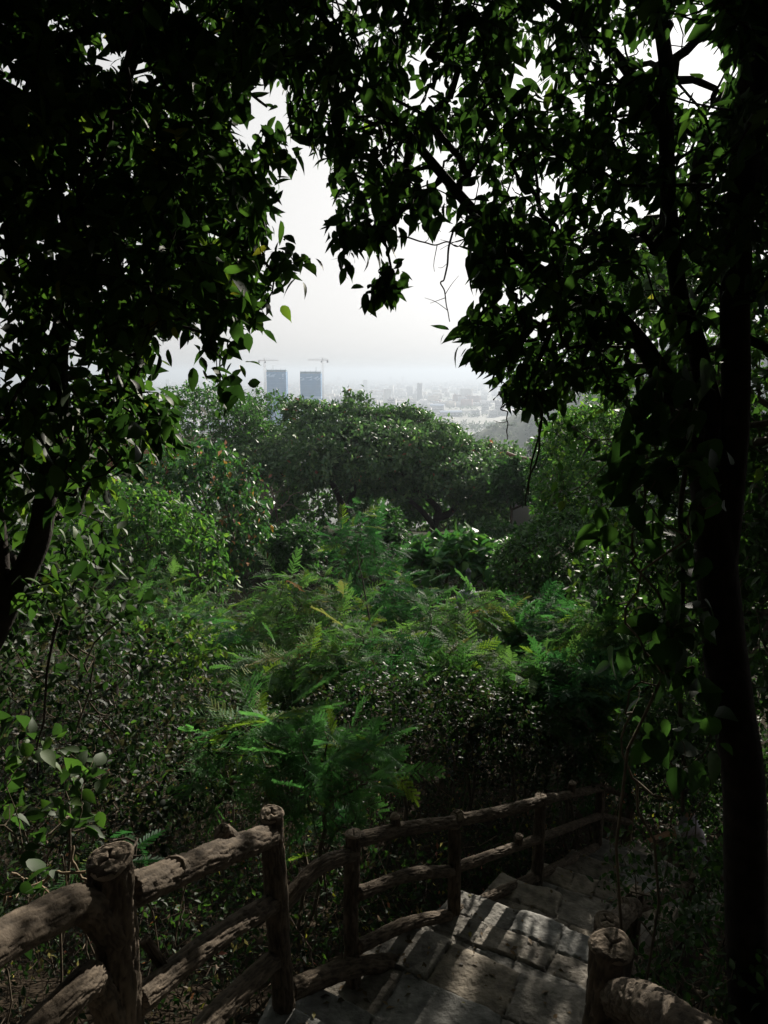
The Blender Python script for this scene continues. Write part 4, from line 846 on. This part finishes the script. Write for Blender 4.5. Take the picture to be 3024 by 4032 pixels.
skin([[(pel, .13), (ab, .115), (chs, .125), (nk, .055), (A(-.105, 0, 1.47), .05), (hd, .088), (A(-.11, 0, 1.62), .07)], [(chs, .125), (s1, .055), ((s1 + e1) / 2, .042), (e1, .036), (w1, .024), (hnd, .032)], [(chs, .125), (s2, .055), (e2, .037), (w2, .025), (w2 + (-.03, -.01, -.08), .03)],
      [(pel, .13), (A(0, -.09, .84), .085), (k1, .055), (f1_, .036), (f1_ + (-.14, 0, -.045), .035)], [(pel, .13), (A(.02, .09, .84), .085), (k2, .055), (f2_, .036), (f2_ + (-.13, 0, -.06), .035)]], 'body', M_SKIN, root, o, (.42, .24, .16), 2, fing)
slv = s1 + (e1 - s1) * .72
skin([[(pel + (0, 0, -.04), .165), (ab, .15), (chs, .152), (nk + (0, 0, -.03), .075)], [(chs, .152), (s1, .078), (slv, .066)], [(chs, .152), (s2, .078), (s2 + (e2 - s2) * .7, .064)]], 'shirt', M_CLOTH, root, o, (.30, .28, .32), 2)
skin([[(slv - (slv - s1) * .25, .069), (slv + (e1 - s1) * .06, .069)]], 'sleeve_cuff', M_CLOTH, root, o, (.75, .74, .76), 2)
skin([[(pel, .142), (A(0, -.09, .82), .098), (k1, .068), (f1_ + (0, 0, .04), .05)], [(pel, .142), (A(.02, .09, .82), .098), (k2, .068), (f2_ + (0, 0, .04), .05)]], 'trousers', M_CLOTH, root, o, (.04, .042, .05), 2)
V, F = ball(hd + (.012, 0, .035), (.106, .088, .098)); k = V[:, 0] < hd[0] - .055; V[k, 2] = np.maximum(V[k, 2], hd[2] + .055); m = MB(); m.add(V, F, (.012, .010, .009)); V, F = ball(hd + (.06, 0, -.05), (.055, .07, .10)); m.add(V, F, (.012, .010, .009)); m.build('hair', M_CLOTH, root, o, True)

# ------------------------------------------------------------------ the two wrapped towers and their cranes
def tower(label, pxl, pxr, pyt, D, seed):
    r = np.random.default_rng(seed); w = (pxr - pxl) / FPX * D * 1.0; c = P((pxl + pxr) / 2, pyt, D); H = c[2] + 100
    base = np.array((c[0], D, -100.0)); root = thing('high_rise', label, 'tower', base, 'wrapped towers under construction')
    m = MB(); nx_, nz_ = 14, 90; d2 = w * .7
    for (ux, uy, s, vx, vy) in ((1, 0, w, 0, -d2 / 2), (0, 1, d2, w / 2, 0), (-1, 0, w, 0, d2 / 2), (0, -1, d2, -w / 2, 0)):
        a = np.linspace(-.5, .5, nx_); z = np.linspace(0, H - 3.2, nz_); Aa, Zz = np.meshgrid(a, z); nn = fbm(np.stack([Aa * 5 + vx, Zz * .06, 0 * Aa + vy], -1), seed)
        nx2, ny2 = (uy, -ux); off = (nn - .47) * 1.2
        V = np.stack([c[0] + vx + ux * Aa * s + nx2 * off, D + vy + uy * Aa * s + ny2 * off, Zz - 100], -1).reshape(-1, 3)
        seam = ((np.abs((Zz % 3.1) - 1.5) < .4) * .12 + (np.abs(Zz - (H - 36)) < .8) * .9 + ((Zz > H - 13) & (Zz < H - 6) & (fbm(np.stack([Aa * 9, Zz * .7, 0 * Aa + vx], -1), seed + 3) > .56)) * 1.1).reshape(-1, 1)
        t = np.array([[.05, .23, .47]]) * (1 + .25 * (nn.reshape(-1, 1) - .5)) * (1 - 0 * seam) + np.array([[.25, .28, .30]]) * seam
        i = (np.arange(nz_ - 1)[:, None] * nx_ + np.arange(nx_ - 1)[None]).ravel(); m.add(V, np.stack([i, i + 1, i + nx_ + 1, i + nx_], -1), t)
    m.build('net_wrap', M_FAR, root, base)
    m = MB()
    for q in range(10):
        z = -100 + H - 3.2 - q * 9.3; m.add(*box((c[0], D, z), (w * .97, d2 * .97, .5)), (.3, .32, .33))
    m.add(*box((c[0], D, -100 + H - 1.8), (w * .96, d2 * .94, 2.2)), (.10, .22, .30)); m.build('floor_slabs', M_FAR, root, base)
    for q in range(5):
        m = MB(); m.add(*box((c[0] + w * (q / 4 - .5) * .98, D - d2 / 2, -100 + H - 1.2), (.4, .4, 3.6 + r.uniform(0, 1.5))), (.12, .2, .25)); m.build('scaffold_post', M_FAR, root, base)
    m = MB(); m.add(*box((c[0] + w * (.25 - .45 * (seed % 2)), D, -100 + H + 2), (.5, .5, 7)), (.08, .1, .12)); m.build('mast', M_FAR, root, base)
    return c, w, H
def crane(label, px, pytop, D, cj, jl, sgn):
    tp = P(px, pytop, D); base = np.array((tp[0], D, -100.0)); root = thing('tower_crane', label, 'crane', base, 'tower cranes beside the wrapped towers'); GRY = (.38, .34, .32)
    H = tp[2] + 100; z = np.arange(0, H, 3.0); m = MB(); s = .9
    for ax_, ay_ in ((-s, -s), (s, -s), (s, s), (-s, s)): m.add(*box((tp[0] + ax_, D + ay_, -100 + H / 2), (.22, .22, H)), GRY)
    a = np.stack([np.where(np.arange(len(z)) % 2, -s, s) + tp[0], np.full(len(z), D - s), z - 100], -1); b = np.stack([np.where(np.arange(len(z)) % 2, s, -s) + tp[0], np.full(len(z), D - s), z - 97], -1)
    m.add(*prisms(a, b, np.full(len(z), .12), np.full(len(z), .12)), GRY); m.build('mast', M_METAL, root, base)
    def truss(x0, x1, zz, h):
        m = MB(); xs = np.linspace(x0, x1, 26)
        for dy_, dz_ in ((-.6, 0), (.6, 0), (0, h)): m.add(*box(((x0 + x1) / 2, D + dy_, zz + dz_), (abs(x1 - x0), .2, .2)), GRY)
        a = np.stack([xs[:-1], np.full(25, D - .6), np.full(25, zz)], -1); b = np.stack([(xs[:-1] + xs[1:]) / 2, np.full(25, D), np.full(25, zz + h)], -1); c2 = np.stack([xs[1:], np.full(25, D + .6), np.full(25, zz)], -1)
        m.add(*prisms(a, b, np.full(25, .08), np.full(25, .08)), GRY); m.add(*prisms(b, c2, np.full(25, .08), np.full(25, .08)), GRY); return m
    zt = tp[2]
    truss(tp[0], tp[0] + sgn * jl, zt, 1.3).build('jib', M_METAL, root, base); truss(tp[0], tp[0] - sgn * cj, zt, .9).build('counter_jib', M_METAL, root, base)
    m = MB(); m.add(*box((tp[0] - sgn * (cj - 1), D, zt - 1.4), (2.2, 2, 3.2)), (.12, .12, .12)); m.build('counterweight', M_METAL, root, base)
    m = MB(); m.add(*box((tp[0] + sgn * 1.3, D - 1.2, zt - 1.6), (1.8, 1.6, 2.2)), (.15, .15, .15)); m.build('cab', M_METAL, root, base)
    m = MB(); m.add(*prisms([(tp[0] - .7, D, zt)], [(tp[0], D, zt + 4)], [.3], [.2]), GRY); m.add(*prisms([(tp[0] + .7, D, zt)], [(tp[0], D, zt + 4)], [.3], [.2]), GRY)
    m.add(*prisms([(tp[0], D, zt + 4)], [(tp[0] + sgn * jl * .7, D, zt + 1.3)], [.08], [.08]), GRY); m.add(*prisms([(tp[0], D, zt + 4)], [(tp[0] - sgn * cj * .9, D, zt + .9)], [.08], [.08]), GRY); m.build('peak', M_METAL, root, base)
TD = 1050.0
tower('blue net-wrapped high-rise with a flat top, the left of the pair', 1053, 1128, 1454, TD, 1)
tower('blue net-wrapped high-rise with pale openings near its top, the right of the pair', 1185, 1264, 1461, TD, 2)
crane('tower crane with counterweight to the left, standing at the left tower', 1041, 1421, TD - 6, 8.5, 20, 1)
crane('tower crane with counterweight to the right, standing at the right tower', 1270, 1419, TD - 6, 8, 20, -1)

# ------------------------------------------------------------------ the city on the plain
def bld(w, d, h, kind, col, roofc):
    m = MB(); V, F = box((0, 0, h / 2), (w, d, h)); m.add(V, F, col)
    nf = max(2, int(h / 3.2))
    for q in range(nf):
        zc = (q + .55) * h / nf
        for sg in (-1, 1): m.add(*box((0, sg * (d / 2), zc), (w * .86, .24, h / nf * .42)), (.10, .11, .13))
    if kind == 0: m.add(*box((0, 0, h + .45), (w + .5, d + .5, .9)), roofc); m.add(*box((w * .2, 0, h + 2), (w * .3, d * .35, 2.8)), col)
    elif kind == 1:
        v = np.array([(-w / 2 - .5, -d / 2 - .5, h), (w / 2 + .5, -d / 2 - .5, h), (w / 2 + .5, d / 2 + .5, h), (-w / 2 - .5, d / 2 + .5, h), (-w / 2 - .5, 0, h + d * .22), (w / 2 + .5, 0, h + d * .22)])
        m.add(v, np.array([(0, 1, 5, 4), (2, 3, 4, 5)]), roofc); m.add(v, np.array([(0, 4, 3), (1, 2, 5)]), col)
    else: m.add(*box((0, 0, h + .5), (w + .4, d + .4, 1)), roofc); m.add(*box((-w * .25, d * .1, h + 2.2), (w * .22, d * .5, 3.2)), col); m.add(*box((w * .3, -d * .2, h + 1.6), (w * .16, d * .2, 2.2)), roofc)
    return m
W_, Gy, Cr, Bw, Bl = (.62, .62, .60), (.36, .37, .38), (.52, .46, .38), (.28, .15, .11), (.20, .28, .40)
KINDS = [(18, 14, 14, 0, W_, (.45, .44, .42), 'low white flat-roofed block in the hazy city'), (24, 16, 20, 2, Gy, (.40, .40, .40), 'grey mid-rise block in the hazy city'), (15, 14, 11, 0, Cr, (.40, .30, .24), 'small cream house block in the hazy city'),
         (46, 20, 9, 1, (.55, .56, .57), Bl, 'long shed with blue-grey pitched roof in the hazy city'), (20, 16, 30, 2, (.45, .44, .44), Gy, 'slim taller apartment block in the hazy city'), (60, 26, 8, 1, W_, (.72, .72, .72), 'long low hall with bright white roof in the hazy city')]
tmpl = []; SPOTS = []
r = np.random.default_rng(5)
def river_hit(x, y): t = (x + 60) / 900; return (x > -110) & (x < 860) & (y > 1690 + 250 * t) & (y < 1950 + 190 * t)
px = r.uniform(420, 2350, 9000); py = 1465 + r.uniform(26, 235, 9000) ; rr_ = ray(px, py); Dd = -100 / rr_[:, 2] * rr_[:, 1]
pos = np.stack([rr_[:, 0] / rr_[:, 1] * Dd, Dd], -1)
ok = (Dd > 1180) & (Dd < 7500) & ~river_hit(pos[:, 0], pos[:, 1]) & (fbm(np.stack([pos[:, 0] / 260, pos[:, 1] / 260, 0 * Dd], -1), 12) > .38) & ~((pos[:, 1] < 1720) & (pos[:, 0] > 20)) & (np.hypot(pos[:, 0] + 125, pos[:, 1] - 1050) > 90)
pos = pos[ok]; pos = pos[np.argsort(pos[:, 1])]
keep = []; 
for p in pos[:2600]:
    if all(np.hypot(*(p - q)) > 34 for q in keep[-60:]): keep.append(p)
keep = np.array(keep); kinds = r.choice(6, len(keep), p=[.36, .16, .26, .09, .08, .05])
first = {}
for p, kd in zip(keep[:270], kinds[:270]):
    w, d, h, k, c, rc, lab = KINDS[kd]
    if kd not in first:
        first[kd] = tag(bld(w, d, h, k, c, rc).build('city_building', M_FAR), lab, 'building', 'city buildings of the hazy plain'); b_ = first[kd]
    else: b_ = first[kd].copy(); COL.objects.link(b_)
    s = r.uniform(.8, 1.25); b_.location = (p[0], p[1], -100); b_.rotation_euler = (0, 0, r.uniform(-.5, .5)); b_.scale = (s, r.uniform(.8, 1.2), r.uniform(.75, 1.35))
for (dx, dy, D, w, h, lab) in [(1018, 862, 2350, 48, 26, 'broad red-brown block above the river, left of the hanging leaves'), (985, 862, 2330, 26, 30, 'darker brown block left of the broad red-brown one'), (905, 852, 2500, 16, 62, 'single tall grey slab standing up from the hazy city')]:
    q = Q(dx, 1000, D); b_ = tag(bld(w, 24, h, 2, Bw if 'brown' in lab else (.22, .24, .27), (.2, .14, .12)).build('city_building', M_FAR), lab, 'building'); b_.location = (q[0], D, -100)
def block_cloud(P2, s0):
    n = len(P2); w = r.uniform(12, 30, n) * s0; d = r.uniform(12, 22, n); h = r.uniform(6, 22, n) * (1 + (r.random(n) < .06) * 1.8); a = r.uniform(-.6, .6, n)
    cv = np.array([[x, y, z] for z in (0, 1) for y in (-.5, .5) for x in (-.5, .5)]); f = box((0, 0, 0), (1, 1, 1))[1]
    X = cv[None, :, 0] * w[:, None]; Y = cv[None, :, 1] * d[:, None]
    V = np.stack([X * np.cos(a)[:, None] - Y * np.sin(a)[:, None] + P2[:, :1], X * np.sin(a)[:, None] + Y * np.cos(a)[:, None] + P2[:, 1:2], cv[None, :, 2] * h[:, None] - 100], -1)
    pal = np.array([W_, Gy, Cr, (.66, .66, .66), Bw]); t = pal[r.choice(5, n, p=[.35, .25, .2, .15, .05])] * r.uniform(.8, 1.1, (n, 1))
    return V.reshape(-1, 3), (f[None] + (np.arange(n) * 8)[:, None, None]).reshape(-1, 4), np.repeat(t, 8, 0)
m = MB(); m.add(*block_cloud(np.concatenate([keep[270:], np.stack([r.uniform(-3200, 2600, 3500), r.uniform(2600, 8000, 3500)], -1)]), 1.2)); o_ = m.build('distant_city', M_FAR); o_['kind'] = 'stuff'
# trees of the plain and the wood on the far hill
def clump_cloud(P3, size, per, seed):
    rg = np.random.default_rng(seed); n = len(P3); q = np.repeat(np.arange(n), per); d = unit(rg.normal(0, 1, (len(q), 3))); d[:, 2] = np.abs(d[:, 2]) * .9 - .1
    s = np.broadcast_to(size, (n,))[q]; pos = P3[q] + d * s[:, None] * .75; ln = s * rg.uniform(.35, .6, len(q))
    V, F = scatter(LEAF_SMALL, pos, unit(rg.normal(0, 1, (len(q), 3))), d + rg.normal(0, .4, (len(q), 3)), ln, np.full(len(q), 1.7))
    base = np.array([(.030, .045, .020), (.042, .06, .024), (.055, .07, .03)])[rg.integers(0, 3, n)]
    return V, F, np.repeat((base * rg.uniform(.7, 1.3, (n, 1)))[q] * rg.uniform(.75, 1.25, (len(q), 1)), 5, 0)
x = r.uniform(20, 330, 2600); y = r.uniform(130, 780, 2600); x = x * y / 420 + 20; z = hterr(x, y); k = z > -99
m = MB(); m.add(*clump_cloud(np.stack([x, y, z + 1.5], -1)[k], (r.uniform(2.2, 4.5, len(x)))[k], 26, 1)); o_ = m.build('far_woodland', M_LEAF); o_['kind'] = 'stuff'
x = r.uniform(-120, 160, 900); y = r.uniform(70, 330, 900); z = hterr(x, y); k = z < -2 - y * .09
m = MB(); m.add(*clump_cloud(np.stack([x, y, z + 1.5], -1)[k], (r.uniform(2.2, 3.6, len(x)))[k], 24, 2)); o_ = m.build('slope_woodland', M_LEAF); o_['kind'] = 'stuff'
px = r.uniform(420, 2300, 5200); py = 1465 + r.uniform(34, 240, 5200); q_ = ray(px, py); Dd = -100 / q_[:, 2] * q_[:, 1]; xx = q_[:, 0] / q_[:, 1] * Dd
k = ~river_hit(xx, Dd) & ((fbm(np.stack([xx / 200, Dd / 200, 0 * Dd], -1), 19) > .44) | ((np.abs(Dd - (1680 + 250 * (xx + 60) / 900)) < 45) | (np.abs(Dd - (1965 + 190 * (xx + 60) / 900)) < 60)))
m = MB(); m.add(*clump_cloud(np.stack([xx, Dd, np.full(len(xx), -97.)], -1)[k], (r.uniform(5, 10, len(xx)))[k], 9, 3)); o_ = m.build('city_trees', M_LEAF); o_['kind'] = 'stuff'

# ------------------------------------------------------------------ hazy air
HZ = dict(d=.00040, g=.35, col=(.42, .475, .55))
V, F = box((0, 6000, -38.5), (24000, 24000, 145)); V[:, 2] = np.where(V[:, 2] < -50, -130.0, 33.0)
V[:, 1] = np.where(V[:, 1] < 0, -80, 17000)
m = MB(); m.add(V, F)
hm, nt, out = nmat('hazy_air'); pv = nt.nodes.new('ShaderNodeVolumePrincipled'); pv.inputs['Color'].default_value = HZ['col'] + (1,); pv.inputs['Density'].default_value = HZ['d']; pv.inputs['Anisotropy'].default_value = HZ['g']
nt.links.new(pv.outputs[0], out.inputs['Volume'])
hz = m.build('haze', hm); hz['kind'] = 'stuff'
